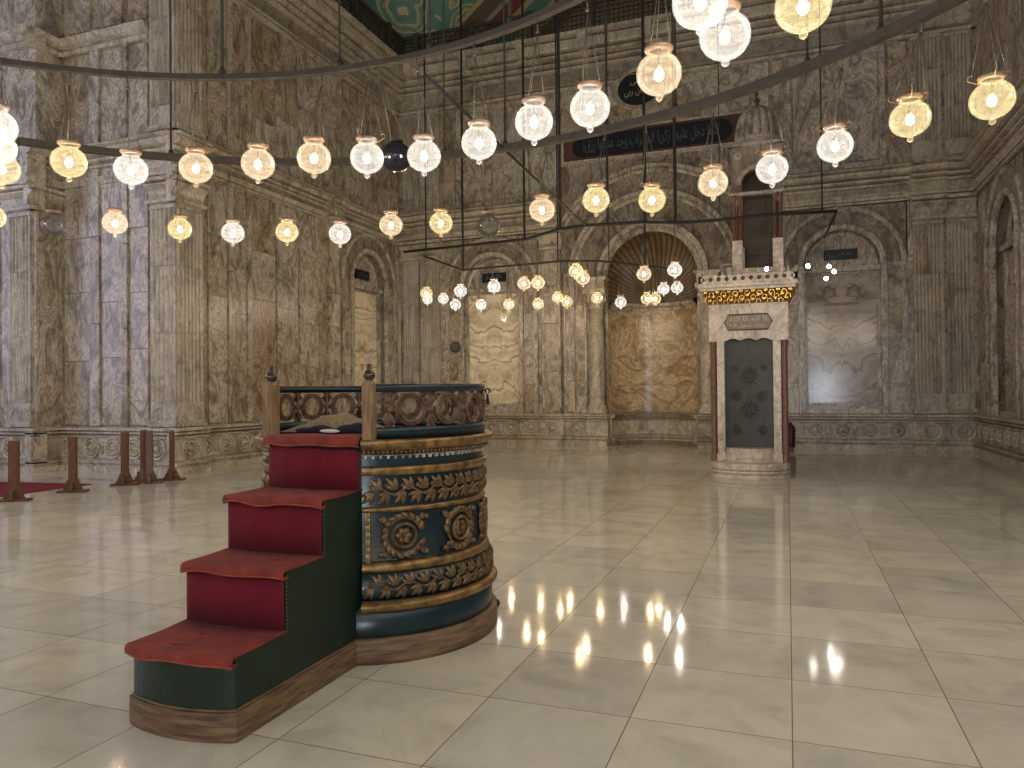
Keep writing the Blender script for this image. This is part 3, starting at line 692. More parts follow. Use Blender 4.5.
en = MB(Tl); prof_run(en, ENTL, 12.3, YB + .1); ent_break(en, 17.28, 17.96, .1, ENTL); en.build('entablature', M['stone_carved'], wall_left)
fluted(Tl, wall_left, 20.95 + .32, 21.45, .95, 5.86, .06, 3)
uc = MB(Tl)
for i in range(7): uc.ext_u(11.8 + i * 1.385, 11.8 + (i + 1) * 1.385, COR, rnd())
structure(uc.build('trim_2', M['stone_carved']))

PX = -11.6
wp = MB(Tp); wp.box(-20, PX - .0, -.75, 0, 0, 18, rnd(.8)); wp.box(-20, -14.8, 0, .6, 0, 18, rnd(.1))
wall_pier = structure(wp.build('wall_pier', M['stone']))
d_ = MB(Tp); dado_run(d_, -14.75, -12.35); dado_run(d_, -12.4, PX + .0, k=.05); 
d_.build('dado', M['stone_carved'], wall_pier)
Tq = lambda u, d, z: (PX + d, u, z)
d_ = MB(Tq); dado_run(d_, 11.62, 12.5, k=.0); d_.build('dado', M['stone_carved'], wall_pier)
Tf = lambda u, d, z: (u, 11.2 - d, z)
d_ = MB(Tf); dado_run(d_, -18, -14.62, k=.0); d_.build('dado', M['stone_carved'], wall_pier)
Tg = lambda u, d, z: (-14.8 + d, u, z)
d_ = MB(Tg); dado_run(d_, 11.02, 11.75, k=0, ros=False)
d_.build('dado', M['stone_carved'], wall_pier)
mb = MB(Tp)
for a, b in ((-14.68, -13.9), (-13.62, -13.0), (-12.84, -12.32)): mb.blocks(a, b, .97, 6.35, .04, 4, .3, th=.05); mb.blocks(a, b, 6.98, 8.9, .04, 1, .3, th=.05); mb.blocks(a, b, 9.4, 13, .04, 2, .3, th=.05)
for a, b in ((-13.9, -13.62), (-13.0, -12.84)): mb.blocks(a, b, .95, 6.4, .09, 3, .1, th=.09); mb.blocks(a, b, 6.95, 8.95, .09, 1, .1, th=.09)
mb.build('panelling', M['stone'], wall_pier)
fluted(Tp, wall_pier, -12.25, PX, .95, 5.5, .05, 5); fluted(Tp, wall_pier, -12.25, PX, 7.0, 12.5, .05, 5)
fluted(Tq, wall_pier, 11.8, 12.48, .95, 5.5, .05, 6); fluted(Tq, wall_pier, 11.8, 12.48, 7.0, 10.6, .05, 6)
fluted(Tf, wall_pier, -15.55, -14.9, .95, 5.5, .06, 6); fluted(Tf, wall_pier, -16.6, -15.9, .95, 5.5, .06, 6)
en = MB(Tp); prof_run(en, ENTP, -14.8, -12.28); ent_break(en, -12.3, PX + .05, .05, ENTP, ARCP)
CAP2 = [(-.1, 8.95), (.08, 8.95), (.08, 9.05), (.02, 9.05), (.02, 9.09), (.14, 9.15), (.14, 9.22), (.2, 9.28), (-.1, 9.31)]
en.ext_u(-14.8, -12.3, CAP2, rnd()); en.build('entablature', M['stone_carved'], wall_pier)
en = MB(Tq); ent_break(en, 11.62, 12.5, .05, ENTP, ARCP); en.ext_u(11.7, 12.5, COR, rnd()); en.build('entablature', M['stone_carved'], wall_pier)
en = MB(Tf); ent_break(en, -15.7, -14.66, .05, ENTP, ARCP); prof_run(en, ENTP, -18, -15.7); en.ext_u(-15.7, -14.62, shift(CAP2, .06), rnd()); en.ext_u(-18, -15.7, CAP2, rnd()); en.build('entablature', M['stone_carved'], wall_pier)
en = MB(Tg); en.ext_u(10.92, 11.95, ENTP, rnd()); en.ext_u(10.86, 11.95, CAP2, rnd()); en.ext_u(11.0, 11.9, ARCP, rnd()); en.box(10.93, 11.3, -.1, .19, 8.93, 9.27, rnd()); en.box(10.93, 11.3, -.1, .1, 6.05, 6.8, rnd()); en.build('entablature', M['stone_carved'], wall_pier)
mb = MB(Tg)
mb.blocks(11.25, 11.7, .97, 6.3, .02, 4, .2, th=.03); mb.build('panelling', M['stone'], wall_pier)

# ---------------------------------------------------------------- right wall
wr = MB(Tr); wr.box(11, YB + .5, -.9, -.34, 0, 12.1); wall_right = structure(wr.build('wall_right', M['stone']))
d_ = MB(Tr); dado_run(d_, 11, YB - .05); d_.build('dado', M['stone_carved'], wall_right)
bay(Tr, wall_right, 19.1, 'حسن', 'onyx_grey_shaded')
mb = MB(Tr); mb.box(11, 17.6, -.35, 0, .9, 6.45, rnd(.2)); mb.box(20.6, 21.6, -.35, 0, .9, 6.45, rnd(.2)); mb.box(11, YB, -.35, 0, 6.4, 12.1, rnd(.4))
for q in range(7): mb.blocks(11.1 + q * .9, 11.9 + q * .9, .97, 6.3, .03, 4, .35, th=.04)
for q in range(11): mb.blocks(11.1 + q * .93, 11.95 + q * .93, 7.4, 10.5, .03, 2, .35, th=.04)
mb.blocks(20.75, 21.2, .97, 6.3, .05, 4, .3, th=.05)
mb.build('panelling', M['stone'], wall_right)
en = MB(Tr); prof_run(en, ENT, 11, YB + .1); en.build('entablature', M['stone_carved'], wall_right)
uc = MB(Tr)
for i in range(7): uc.ext_u(11 + i * 1.5, 11 + (i + 1) * 1.5, COR, rnd())
structure(uc.build('trim_3', M['stone_carved']))

# ---------------------------------------------------------------- gallery rail and painted vault
def gallery(T, u0, u1, which):
    b = MB(T)
    b.box(u0, u1, .34, .44, 12.12, 12.2); b.box(u0, u1, .34, .44, 12.86, 12.95); b.box(u0, u1, .36, .42, 12.6, 12.63)
    n = int((u1 - u0) / .14)
    for i in range(n):
        a = u0 + (u1 - u0) * (i + .5) / n; w = (u1 - u0) / n
        b.box(a - .022, a + .022, .375, .405, 12.2, 12.86)
        b.box(a - w * .5, a + w * .5, .38, .40, 12.33, 12.37); b.box(a - w * .5, a + w * .5, .38, .40, 12.47, 12.51)
        b.blob((a + w / 2, .39, 12.74), .04, .02, .06, 6, 4)
    for i in range(int((u1 - u0) / 1.9) + 1): b.box(u0 + 1.9 * i + .5, u0 + 1.9 * i + .68, .3, .48, 12.12, 13.0)
    b.box(u0, u1, -.9, -.6, 12.0, 14.5 if which != 'b' else 12.9)
    o = b.build('gallery_balustrade', M['lattice']); structure(o); return o
gallery(Tb, XL + .3, XR, 'b'); gallery(Tl, 12, YB - .3, 'l')
vb = MB(); R0 = 11.55; cx0, cy0, cz0 = C, 13.3, 12.2
vs = []; fs = []; na, nz = 48, 24
for i in range(na + 1):
    a = i / na * PI
    for j in range(nz + 1):
        e = j / nz * PI / 2
        x = cx0 - R0 * math.cos(e) * math.cos(a); y = cy0 + R0 * math.cos(e) * math.sin(a); z = cz0 + R0 * math.sin(e) * .62
        vs.append((max(XL - .5, min(XR + .5, x)), min(YB + .55, y), z))
for i in range(na):
    for j in range(nz): fs.append((i * (nz + 1) + j, i * (nz + 1) + j + 1, (i + 1) * (nz + 1) + j + 1, (i + 1) * (nz + 1) + j))
vb.add(vs, fs, None, True); structure(vb.build('ceiling', M['painted'], origin=(-9.2, 21.5, 14.0)))
rb = MB(Tb); rb.box(XL - .9, XR + .9, -1.9, -1.8, 0, 20); rb.build('outer_shell', M['screed'], wall_back)

# ---------------------------------------------------------------- lamps
class LM: pass
def lamp_meshes():
    L = LM()
    g = MB(); prof = []
    for i in range(17):
        t = PI * (i / 16) * .86 + .04
        prof.append((.185 * math.sin(t) ** .92, -.168 * math.cos(t)))
    top = prof[-1][1]; prof += [(.088, top + .012), (.088, top + .03)]
    g.lathe((0, 0, 0), prof, 28)
    L.globe = g
    k = MB(); k.blob((0, 0, -.196), .031, .031, .030, 12, 8); k.lathe((0, 0, 0), [(.012, -.165), (.018, -.172), (.012, -.178)], 10); L.knob = k
    c = MB(); c.lathe((0, 0, 0), [(.08, top + .02), (.10, top + .024), (.118, top + .045), (.118, top + .058), (.10, top + .066), (.085, top + .05), (.08, top + .02)], 24)
    L.top = top + .06
    L.collar = c
    L.scroll = []
    for kk in range(3):
        s = MB(); a = 2 * PI * kk / 3 + .5; pts = []
        for i in range(12):
            q = i / 11; rr = .10 + .12 * q; zz = L.top - .03 + .10 * q * q
            if q > .6: b = (q - .6) / .4 * 4.2; rr = .172 + .03 * math.sin(b); zz = L.top + .034 - .028 * math.cos(b) 
            pts.append((rr * math.cos(a), rr * math.sin(a), zz))
        s.tube(pts, .007, 5); L.scroll.append(s)
    h = MB(); h.lathe((0, 0, 0), [(.001, .04), (.02, .04), (.02, .075), (.014, .09), (.006, .1), (.006, L.top)], 10); L.socket = h
    bl = MB(); bl.blob((0, -.0, -.01), .036, .036, .046, 12, 8); L.bulb = bl
    return L
LMs = lamp_meshes()
mesh_cache = {}
def from_cache(key, mb, name, mt, parent, loc, scale=1):
    if key not in mesh_cache:
        o = mb.build(name, mt, None); mesh_cache[key] = o.data; fresh = o
    else:
        fresh = bpy.data.objects.new(name, mesh_cache[key]); col.objects.link(fresh)
    fresh.parent = parent; fresh.scale = (scale,) * 3
    return fresh
RA_C, RA_R = Vector((-4.15, 1.65, 0)), 5.56
RB_C, RB_R = Vector((-4.18, 2.52, 0)), 7.90
ZR = 5.25
ring3 = [at_z(x, y, ZR) for x, y in ((404, 252), (480, 244), (524.5, 239.5), (560, 229), (583, 225.5), (644, 222), (677, 223), (720, 220), (764, 215), (837, 211))]
ring4 = [at_y(x, y, 18.4) for x, y in ((424, 256), (443, 263), (463, 270), (563, 261), (600, 261), (645, 266), (682, 270))]
def px_of(q):
    return 512 + F * (CX_[0] * q.x + CY_[0] * q.y + CZ_[0] * (q.z - H)) / (CX_[2] * q.x + CY_[2] * q.y + CZ_[2] * (q.z - H))
def hook_point(p, ring):
    if ring == 'A': d = (Vector((p.x, p.y, 0)) - RA_C).normalized(); q = RA_C + d * RA_R; return Vector((q.x, q.y, ZR - .03))
    if ring == 'B': d = (Vector((p.x, p.y, 0)) - RB_C).normalized(); q = RB_C + d * RB_R; return Vector((q.x, q.y, ZR - .03))
    pl = ring3 if ring == '3' else ring4; best = None
    for a, b in zip(pl, pl[1:]):
        ab = b - a; t = max(0, min(1, ((p.x - a.x) * ab.x + (p.y - a.y) * ab.y) / (ab.x ** 2 + ab.y ** 2))); q = a + ab * t
        dd = (q.x - p.x) ** 2 + (q.y - p.y) ** 2
        if best is None or dd < best[0]: best = (dd, q)
    return best[1]
def lamp(p, colr, ring, label, group, sc_=1.0, scroll=False, lit=True):
    r = empty('glass_globe_lamp', tuple(p), label, 'lamp', group)
    if colr == 'dark':
        g = from_cache('g_dark', LMs.globe, 'globe', M['glass_dark'], r, 0, sc_)
    else:
        g = from_cache('g' + colr, LMs.globe, 'globe', GL[colr], r, 0, sc_)
        from_cache('k' + colr, LMs.knob, 'knob', GL[colr], r, 0, sc_)
        from_cache('s', LMs.socket, 'socket', M['chain'], r, 0, sc_)
        if lit and colr != 'unlit': from_cache('b' + colr, LMs.bulb, 'bulb', BM[colr], r, 0, sc_)
    if colr != 'dark': from_cache('c', LMs.collar, 'collar', M['lip'], r, 0, sc_)
    if scroll:
        for kk in range(3): from_cache('sc%d' % kk, LMs.scroll[kk], 'scroll_hook', M['lip'], r, 0, sc_)
    hk = hook_point(p, ring) - p if ring else Vector((0, 0, 1.05))
    knot = Vector((hk.x, hk.y, hk.z)); kn = knot * .88
    for i in range(3):
        a = 2 * PI * i / 3 + .5; rr = (.17 if scroll else .105) * sc_
        ch = MB(); ch.tube([(rr * math.cos(a), rr * math.sin(a), (LMs.top + (.02 if scroll else -.02)) * sc_), tuple(kn)], .0048, 4)
        if i == 0: ch.tube([tuple(kn), tuple(knot)], .0075, 5); ch.blob(tuple(kn), .02, .02, .02, 6, 4)
        o = ch.build('chain', M['chain']); o.parent = r
    return r
ZL = 4.2
W, Yy, Pp, U = 'white', 'yellow', 'peach', 'unlit'
A_ = [(-4, 127, W, 0, 'white globe lamp, topmost of the three overlapping at the left edge'),
 (-3, 148, W, 0, 'white globe lamp, middle one of the three overlapping at the left edge'),
 (2, 169, Yy, 0, 'yellow globe lamp, lowest of the three overlapping at the left edge'),
 (69, 162, Yy, 0, 'wide yellow globe lamp, first whole one from the left on the near ring'),
 (131, 170, W, 0, 'warm white globe lamp between the wide yellow one and the first peach one'),
 (196, 168, Pp, 1, 'peach globe lamp with scrolled hooks in front of the projecting pier corner'),
 (258, 164, Pp, 0, 'peach globe lamp, middle one of three peach globes on the near ring'),
 (314, 158, Pp, 0, 'peach globe lamp, last peach one before the white lamp beside the dark globe'),
 (367, 158, W, 1, 'bright white globe lamp just to the left of the dark globe'),
 (424, 156, W, 0, 'bright white globe lamp just to the right of the dark globe'),
 (479, 143, W, 0, 'white globe lamp, second one right of the dark globe'),
 (534, 122, W, 0, 'white globe lamp, third one right of the dark globe'),
 (590, 108, W, 0, 'white globe lamp, fourth one right of the dark globe'),
 (659, 74, Pp, 0, 'large peach globe lamp hanging in front of the black oval medallion'),
 (725, 36, W, 0, 'large rosy white globe lamp just below the one cut by the top edge'),
 (700, 2, W, 0, 'large clear white globe lamp cut by the top edge, above a rosy one'),
 (803, 6, Yy, 0, 'large deep yellow globe lamp at the top edge')]
for i, (x, y, c, s, l) in enumerate(A_):
    p = at_z(x, y, ZL)
    lamp(p, c, 'B' if i < 0 else ('A' if i not in (0, 1, 2, 15) else None), l, 'globe lamps on the near ring', 1.0, bool(s))
dp = at_z(396, 157, ZL); dp = at_y(396, 157, dp.y + .38)
dk = lamp(dp, 'dark', 'A', 'dark smoky unlit glass ball between two bright white lamps', 'globe lamps on the near ring', 1.0)
B_ = [(-8, 217, Yy, 0, 'yellow globe lamp cut by the left edge, beside the unlit globe'),
 (54, 225, U, 0, 'unlit clear glass globe by the left fluted pier, below the wide yellow lamp'),
 (115, 223, Pp, 0, 'peach globe lamp in front of the pier panels, below the warm white lamp'),
 (180, 229, Yy, 0, 'small yellow globe lamp in front of the fluted pier corner'),
 (233, 233, W, 0, 'white globe lamp, second-row, next right of the small yellow one at the pier corner'),
 (287, 232, Yy, 1, 'pale yellow globe lamp with scrolled hooks between two white lamps'),
 (340, 234, W, 0, 'white globe lamp in front of the left wall, beside the arched niche'),
 (391, 225, Pp, 0, 'golden peach globe lamp in front of the left wall arch'),
 (441, 223, Yy, 0, 'small golden globe lamp, next left of the unlit clear globe in mid row'),
 (489, 226, U, 0, 'unlit clear glass globe in mid row, between two golden lamps'),
 (542, 210, Pp, 0, 'peach gold globe lamp, next right of the unlit clear globe in mid row'),
 (596, 200, Yy, 0, 'yellow globe lamp below the left end of the black inscription band'),
 (652, 200, Yy, 1, 'pale gold globe lamp below the middle of the black inscription band'),
 (713, 183, Pp, 1, 'pale gold globe lamp with scrolled hooks beside the ribbed dome'),
 (772, 169, W, 1, 'bright white globe lamp with scrolled hooks in front of the domed canopy'),
 (835, 146, W, 1, 'bright globe lamp with scrolled hooks, first one right of the domed canopy'),
 (910, 119, Yy, 1, 'tilting warm globe lamp in front of the fluted pilasters, upper right'),
 (992, 100, Yy, 1, 'warm globe lamp with tall scrolled hooks nearest the right edge')]
for x, y, c, s, l in B_: lamp(at_z(x, y, ZL), c, 'B', l, 'globe lamps on the wide ring', 1.0 if x > 500 else .97, bool(s))
C_ = [(426.4, 293.5, Yy, 3, 'small yellow globe lamp just above a white one, leftmost in the far cluster'),
 (427.5, 299.5, W, 4, 'small white globe lamp tucked under a yellow one, leftmost in the far cluster'),
 (443.4, 298.8, W, 4, 'small white globe lamp, next right of the touching yellow and white pair'),
 (455.5, 304.8, W, 4, 'small white globe lamp set lowest, left of the leftmost back niche'),
 (460.5, 291, W, 3, 'small white globe lamp set above a lower white one, left of the back niche'),
 (481, 304.8, W, 4, 'small white globe lamp in front of the left niche panel top'),
 (494, 286.5, W, 3, 'small white globe lamp in front of the dark tablet of the back left niche'),
 (508.8, 304.6, Pp, 4, 'small peach globe lamp in front of the right side of the left niche panel'),
 (524, 283.7, Pp, 3, 'small peach globe lamp beside a yellow one, right of the left niche arch'),
 (538, 282.7, Yy, 3, 'small yellow globe lamp beside a peach one, above a lone golden one'),
 (538, 304, Yy, 4, 'small golden globe lamp hanging alone beneath the peach and yellow pair'),
 (557.8, 297.4, Yy, 4, 'small yellow globe lamp, left and higher of a low touching yellow pair'),
 (567, 302, Yy, 4, 'small yellow globe lamp, right and lower of a low touching yellow pair'),
 (575.8, 271, Yy, 3, 'yellow globe lamp, upper of the two overlapping ones below the bar end'),
 (583, 278.2, Pp, 3, 'peach globe lamp, lower of the two overlapping ones below the bar end'),
 (597, 298, Yy, 4, 'small yellow globe lamp in front of the left column capital of the great niche'),
 (620.7, 302.3, W, 4, 'small white globe lamp at the left side of the great niche opening'),
 (646.8, 298.8, Yy, 4, 'left one of two touching small yellow globe lamps in the great niche'),
 (655.2, 298.8, Yy, 4, 'right one of two touching small yellow globe lamps in the great niche'),
 (644, 274, Pp, 3, 'peach globe lamp at the centre of the rayed half dome'),
 (663.6, 289, W, 4, 'small white globe lamp, left of the lower white pair in the half dome'),
 (677, 287.8, W, 4, 'small white globe lamp, right of the lower white pair in the half dome'),
 (674.8, 270, W, 3, 'brightest white globe lamp at the upper right of the rayed half dome')]
for x, y, c, rg_, l in C_:
    pl = ring3 if rg_ == 3 else ring4
    q = min(((a + (b - a) * t / 30) for a, b in zip(pl, pl[1:]) for t in range(31)), key=lambda q: abs(px_of(q) - x))
    p = at_y(x, y, q.y + (.4 if x in (655.2, 567, 583, 427.5) else 0)); lamp(p, c, str(rg_), l, 'small globe lamps in the far cluster', .87 if rg_ == 3 else .80)
# bare bulbs hanging near the right niche
BARE = bulb_mat('bare_bulb', (1, .92, .8), 60)
for (x, y, l) in ((808, 266, 'bare glowing bulb, first from the left of four right of the portal'), (829, 266.5, 'bare glowing bulb, upper right one of the four right of the portal'),
               (834, 271.5, 'bare glowing bulb, middle one of the right trio beside the portal'), (826, 278.5, 'bare glowing bulb, lowest of the four right of the portal'),
               (766.5, 269, 'bare glowing bulb just above the portal battlements')):
    p = at_y(x, y, 16.6 if x > 780 else 16.2)
    r = empty('hanging_bulb', tuple(p), l, 'light bulb', 'bare bulbs by the portal'); s = .5
    b = MB(); b.blob((0, 0, 0), .075 * s, .075 * s, .09 * s, 14, 8); o = b.build('bulb', BARE); o.parent = r
    b = MB(); b.lathe((0, 0, 0), [(.001, .13 * s), (.04 * s, .13 * s), (.045 * s, .08 * s), (.03 * s, .07 * s)], 10); o = b.build('socket', M['rod']); o.parent = r
    b = MB(); b.tube([(0, 0, .12 * s), (0, 0, ZR - p.z if x > 780 else 1.6)], .003, 4); o = b.build('cord', M['rod']); o.parent = r

# ---------------------------------------------------------------- hanging rings
def ring_obj(c, R, label, rods, wd, group='iron lamp rings'):
    r = empty('lamp_ring', (c.x, c.y, ZR), label, 'chandelier ring', group)
    mb = MB(); hh = wd * .85; prof = [(R - wd, -hh), (R + wd, -hh), (R + wd, hh), (R - wd, hh), (R - wd, -hh)]
    mb.lathe((0, 0, 0), prof, 128); o = mb.build('ring_bar', M['iron'], smooth=False); o.parent = r
    for (px, ang_y, rr) in rods:
        p = at_z(px, ang_y, ZR); d = (Vector((p.x, p.y, 0)) - c).normalized() * R
        mb = MB(); mb.tube([(d.x, d.y, .05), (d.x, d.y, 12.6)], rr, 6); mb.blob((d.x, d.y, .07), .04, .04, .05, 8, 5)
        o = mb.build('hanger_rod', M['rod']); o.parent = r
    return r
ring_a = ring_obj(RA_C, RA_R, 'nearer iron ring carrying the larger globe lamps, sweeping out of the top', [(221, 76, .018), (338, 68, .012), (503, 23, .020), (425, 49, .014)], .036)
ring_b = ring_obj(RB_C, RB_R, 'wider iron ring whose dark flat bar crosses the whole view below the nearer one', [(172, 159, .016), (505, 148, .016), (606, 129, .012), (675, 112, .026), (808, 67, .014), (880, 35, .022), (443, 154, .012)], .055)
# spoke bars joining rings
for a, b, l in (((425, 75), (585, 225), 'thin dark slanting bar running from near ring towards the far bars'),):
    pa, pb = at_z(*a, ZR), at_z(*b, ZR); mb = MB(); mb.tube([tuple(pa), tuple(pb)], .022, 6)
    tag(mb.build('spoke_bar', M['rod'], origin=tuple(pa)), l, 'iron bar')
def bar_obj(pl, label, rods, r=.03):
    o0 = pl[0]; e = empty('lamp_bar', tuple(o0), label, 'iron bar', 'far lamp bars')
    mb = MB(); mb.tube([tuple(p - o0) for p in pl], r, 6); o = mb.build('bar', M['rod']); o.parent = e
    for i, px, rr, up in rods:
        # point on the polyline where its picture column is px
        best = min(((a + (b - a) * t / 20) for a, b in zip(pl, pl[1:]) for t in range(21)), key=lambda q: abs(512 + F * (CX_[0] * q.x + CY_[0] * q.y + CZ_[0] * (q.z - H)) / (CX_[2] * q.x + CY_[2] * q.y + CZ_[2] * (q.z - H)) - px))
        q = best - o0; mb = MB(); mb.tube([tuple(q), (q.x, q.y, q.z + up)], rr, 6); o = mb.build('hanger_rod', M['rod']); o.parent = e
    return e
bar_obj(ring3, 'long dark bar with slight bends crossing in front of the great niche arch', [(0, 427, .02, 7), (0, 524.5, .03, 9), (0, 560, .034, 9), (0, 608, .015, 9), (0, 645, .025, 9), (0, 676, .04, 9), (0, 824, .018, 7), (0, 720, .012, 7)], .036)
bar_obj(ring4, 'thin dark bent bar deepest in the apse, over the far lamp cluster', [(0, 463, .03, 8), (0, 557, .02, 8), (0, 608, .015, 8), (0, 645, .03, 8)], .028)
# bracket at right end of the long bar
pa = ring3[-1]; mb = MB(); q = at_y(824, 238, pa.y); mb.tube([tuple(pa), tuple(q)], .025, 6)
tag(mb.build('bar_bracket', M['rod'], origin=tuple(pa)), 'short slanting bracket at the right end of the long dark bar', 'iron bar')
q0 = at_y(650, 243, 18.4); q1 = at_y(732, 252, 18.4)
# ---------------------------------------------------------------- portal with staircase and domed canopy
PXc, PW, PY = -.65, .67, 13.8
SHIFT = .55
def fwd(o):
    for v in o.data.vertices:
        x, y, z = v.co; v.co = (x * 1.04, y + SHIFT, z * .75 if z <= .36 else (.27 + (z - .36) * (2.536 - .27) / 2.14 if z <= 2.5 else 1.6 + (z - 1.6) * 1.04))
    return o
por = empty('stair_pulpit', (PXc, PY, 0), 'pale speckled alabaster pulpit stair with bronze door, gold cornice and domed canopy behind', 'minbar')
def P(mb, name, mt, **k): return mb.build(name, M[mt], por, **k)
def PF(mb, name, mt, **k): return fwd(mb.build(name, M[mt], por, **k))
mb = MB()
def bow(w, d0, bulge, n=16):   # plan outline with bowed front
    pts = [(PXc - w * math.cos(PI * i / n), PY + d0 - bulge * math.sin(PI * i / n)) for i in range(n + 1)]
    return pts + [(PXc + w, PY + .7), (PXc - w, PY + .7)]
mb.ext_z(0, .09, bow(.68, .05, .6)); mb.ext_z(.09, .13, bow(.65, .07, .58)); mb.ext_z(.13, .19, bow(.675, .05, .595)); mb.ext_z(.19, .22, bow(.65, .07, .57)); mb.ext_z(.22, .36, bow(.67, .05, .585))
PF(mb, 'base', 'portal_stone', bevel=.006)
mb = MB(); mb.ext_z(.36, .60, bow(.42, .1, .3)); mb.box(PXc - .24, PXc + .24, PY - .21, PY + .1, .43, .52); PF(mb, 'threshold_step', 'portal_stone', bevel=.006)
for s in (-1, 1):
    x = PXc + s * .475
    mb = MB(); mb.box(x - .065, x + .065, PY + .0, PY + .3, .36, 2.5); mb.box(x - .08, x + .08, PY - .02, PY + .3, .36, .5); PF(mb, 'jamb', 'portal_stone', bevel=.006)
    for yy in (.05, .22):
        x = PXc + s * .60; mb = MB(); mb.lathe((x, PY + yy, 0), [(.07, .36), (.07, .42), (.058, .46), (.055, .5), (.052, 2.35), (.056, 2.38), (.07, 2.46), (.07, 2.5)], 14); PF(mb, 'column', 'porphyry')
mb = MB(); mb.box(PXc - .41, PXc + .41, PY + .16, PY + .2, .55, 2.5)
for x in (-.2, .2):
    mb.frame(PXc + x - .17, PXc + x + .17, .66, 2.40, .03, 0, 0) if 0 else None
PF(mb, 'door', 'bronze')
Td = lambda u, d, z: (PXc + u, PY + .16 - d, z)
mb = MB(Td)
mb.frame(-.38, .38, .62, 2.42, .025, 0, .012); mb.box(-.004, .004, -.01, .012, .6, 2.45); mb.box(-.38, .38, -.01, .01, 2.05, 2.07)
def flower(u, z, r, n=12):
    for k in range(n):
        a = 2 * PI * k / n; mb.blob((u + r * .62 * math.cos(a), .0, z + r * .62 * math.sin(a)), r * .12, .004, r * .12, 6, 4)
        mb.tube([(u + r * .2 * math.cos(a), .006, z + r * .2 * math.sin(a)), (u + r * math.cos(a), .002, z + r * math.sin(a))], .005, 4)
flower(0, 1.85, .17, 14); flower(-.22, 1.5, .11); flower(.22, 1.5, .11); flower(0, 1.25, .17, 14); flower(-.25, 1.98, .07, 8); flower(.25, 1.98, .07, 8); flower(-.22, .9, .1); flower(.22, .9, .1)
PF(mb, 'door_relief', 'bronze')
# lintel block with scalloped lower edge
mb = MB(); n = 48; lo = []
for i in range(n + 1):
    u = -.67 + 1.34 * i / n
    lo.append((u, 2.46 + (.045 * abs(math.sin((u + .39) / .78 * PI * 3)) + .0 if abs(u) < .39 else 0)))
vs = []
for y in (PY - .02, PY + .5):
    vs += [(PXc + u, y, z) for u, z in lo] + [(PXc + u, y, 3.12) for u, z in lo]
fs = []; k = n + 1
for i in range(n):
    fs += [(i, i + 1, k + i + 1, k + i), (2 * k + i, 2 * k + i + 1, 3 * k + i + 1, 3 * k + i), (i, i + 1, 2 * k + i + 1, 2 * k + i), (k + i, k + i + 1, 3 * k + i + 1, 3 * k + i)]
fs += [(0, k, 3 * k, 2 * k), (n, k + n, 3 * k + n, 2 * k + n)]
mb.add(vs, fs, (.4, .0, .2)); PF(mb, 'lintel', 'portal_stone')
Tc = lambda u, d, z: (PXc + u, PY - .02 - d, z)
mb = MB(Tc); hw, hh = .40, .135
octo = [(-hw, 0), (-hw + .07, -hh), (hw - .07, -hh), (hw, 0), (hw - .07, hh), (-hw + .07, hh)]
vs = [(u, -.01, 2.79 + z) for u, z in octo] + [(u, .02, 2.79 + z) for u, z in octo]; mb.add(vs, [tuple(range(6, 12))] + [(i, (i + 1) % 6, 6 + (i + 1) % 6, 6 + i) for i in range(6)]); PF(mb, 'text_plaque', 'plaque')
mb = MB(Tc); mb.tube([(u, .02, 2.79 + z) for u, z in octo], .012, 6, closed=True); PF(mb, 'plaque_rim', 'carving')
lettering('inscription', shape_ar('لا اله الا الله'), lambda a, b, d: Tc(a, .02 + d, 2.85 + b), .62, .09, M['portal_stone'], por, .008, True)
lettering('inscription', shape_ar('محمد رسول الله'), lambda a, b, d: Tc(a, .02 + d, 2.73 + b), .62, .09, M['portal_stone'], por, .008, True)
# gilded honeycomb cornice: three staggered tiers of little pointed niches
mb = MB()
tiers = [(3.12, .69, .02), (3.19, .72, .05), (3.26, .76, .09)]
for ti, (z, hwid, dep) in enumerate(tiers):
    n = 15; w = 2 * hwid / n
    for i in range(n):
        u = -hwid + w * (i + .5)
        y = PY - .02 - dep
        if (i + ti) % 2 == 0:
            mb.add([(PXc + u - w * .5, y - .05, z + .08), (PXc + u + w * .5, y - .05, z + .08), (PXc + u, y + .02, z - .01), (PXc + u - w * .5, PY + .4, z + .08), (PXc + u + w * .5, PY + .4, z + .08)], [(0, 1, 2), (0, 3, 2), (1, 4, 2), (0, 1, 4, 3)])
            mb.box(PXc + u - w * .3, PXc + u + w * .3, y - .055, y + .01, z + .05, z + .085)
        else:
            mb.arch(PXc + u, z + .03, [(w * .32, y - .035), (w * .32, y), (w * .46, y), (w * .46, y - .035)], 0, PI, 8)
            mb.box(PXc + u - w * .46, PXc + u - w * .32, y - .035, y, z, z + .03); mb.box(PXc + u + w * .32, PXc + u + w * .46, y - .035, y, z, z + .03)
    for s in (-1, 1):
        for q in range(5):
            yy = PY + .02 + q * .1; mb.blob((PXc + s * (hwid - .02), yy, z + .05), .05, .045, .04, 6, 4)
PF(mb, 'gilded_cornice', 'gold')
mb = MB(); mb.box(PXc - .68, PXc + .68, PY + .0, PY + .5, 3.12, 3.36); PF(mb, 'cornice_core', 'carving_dark')
mb = MB(); mb.box(PXc - .80, PXc + .80, PY - .18, PY + .6, 3.35, 3.40); mb.box(PXc - .83, PXc + .83, PY - .21, PY + .63, 3.40, 3.47); PF(mb, 'cornice_slab', 'portal_stone', bevel=.008)
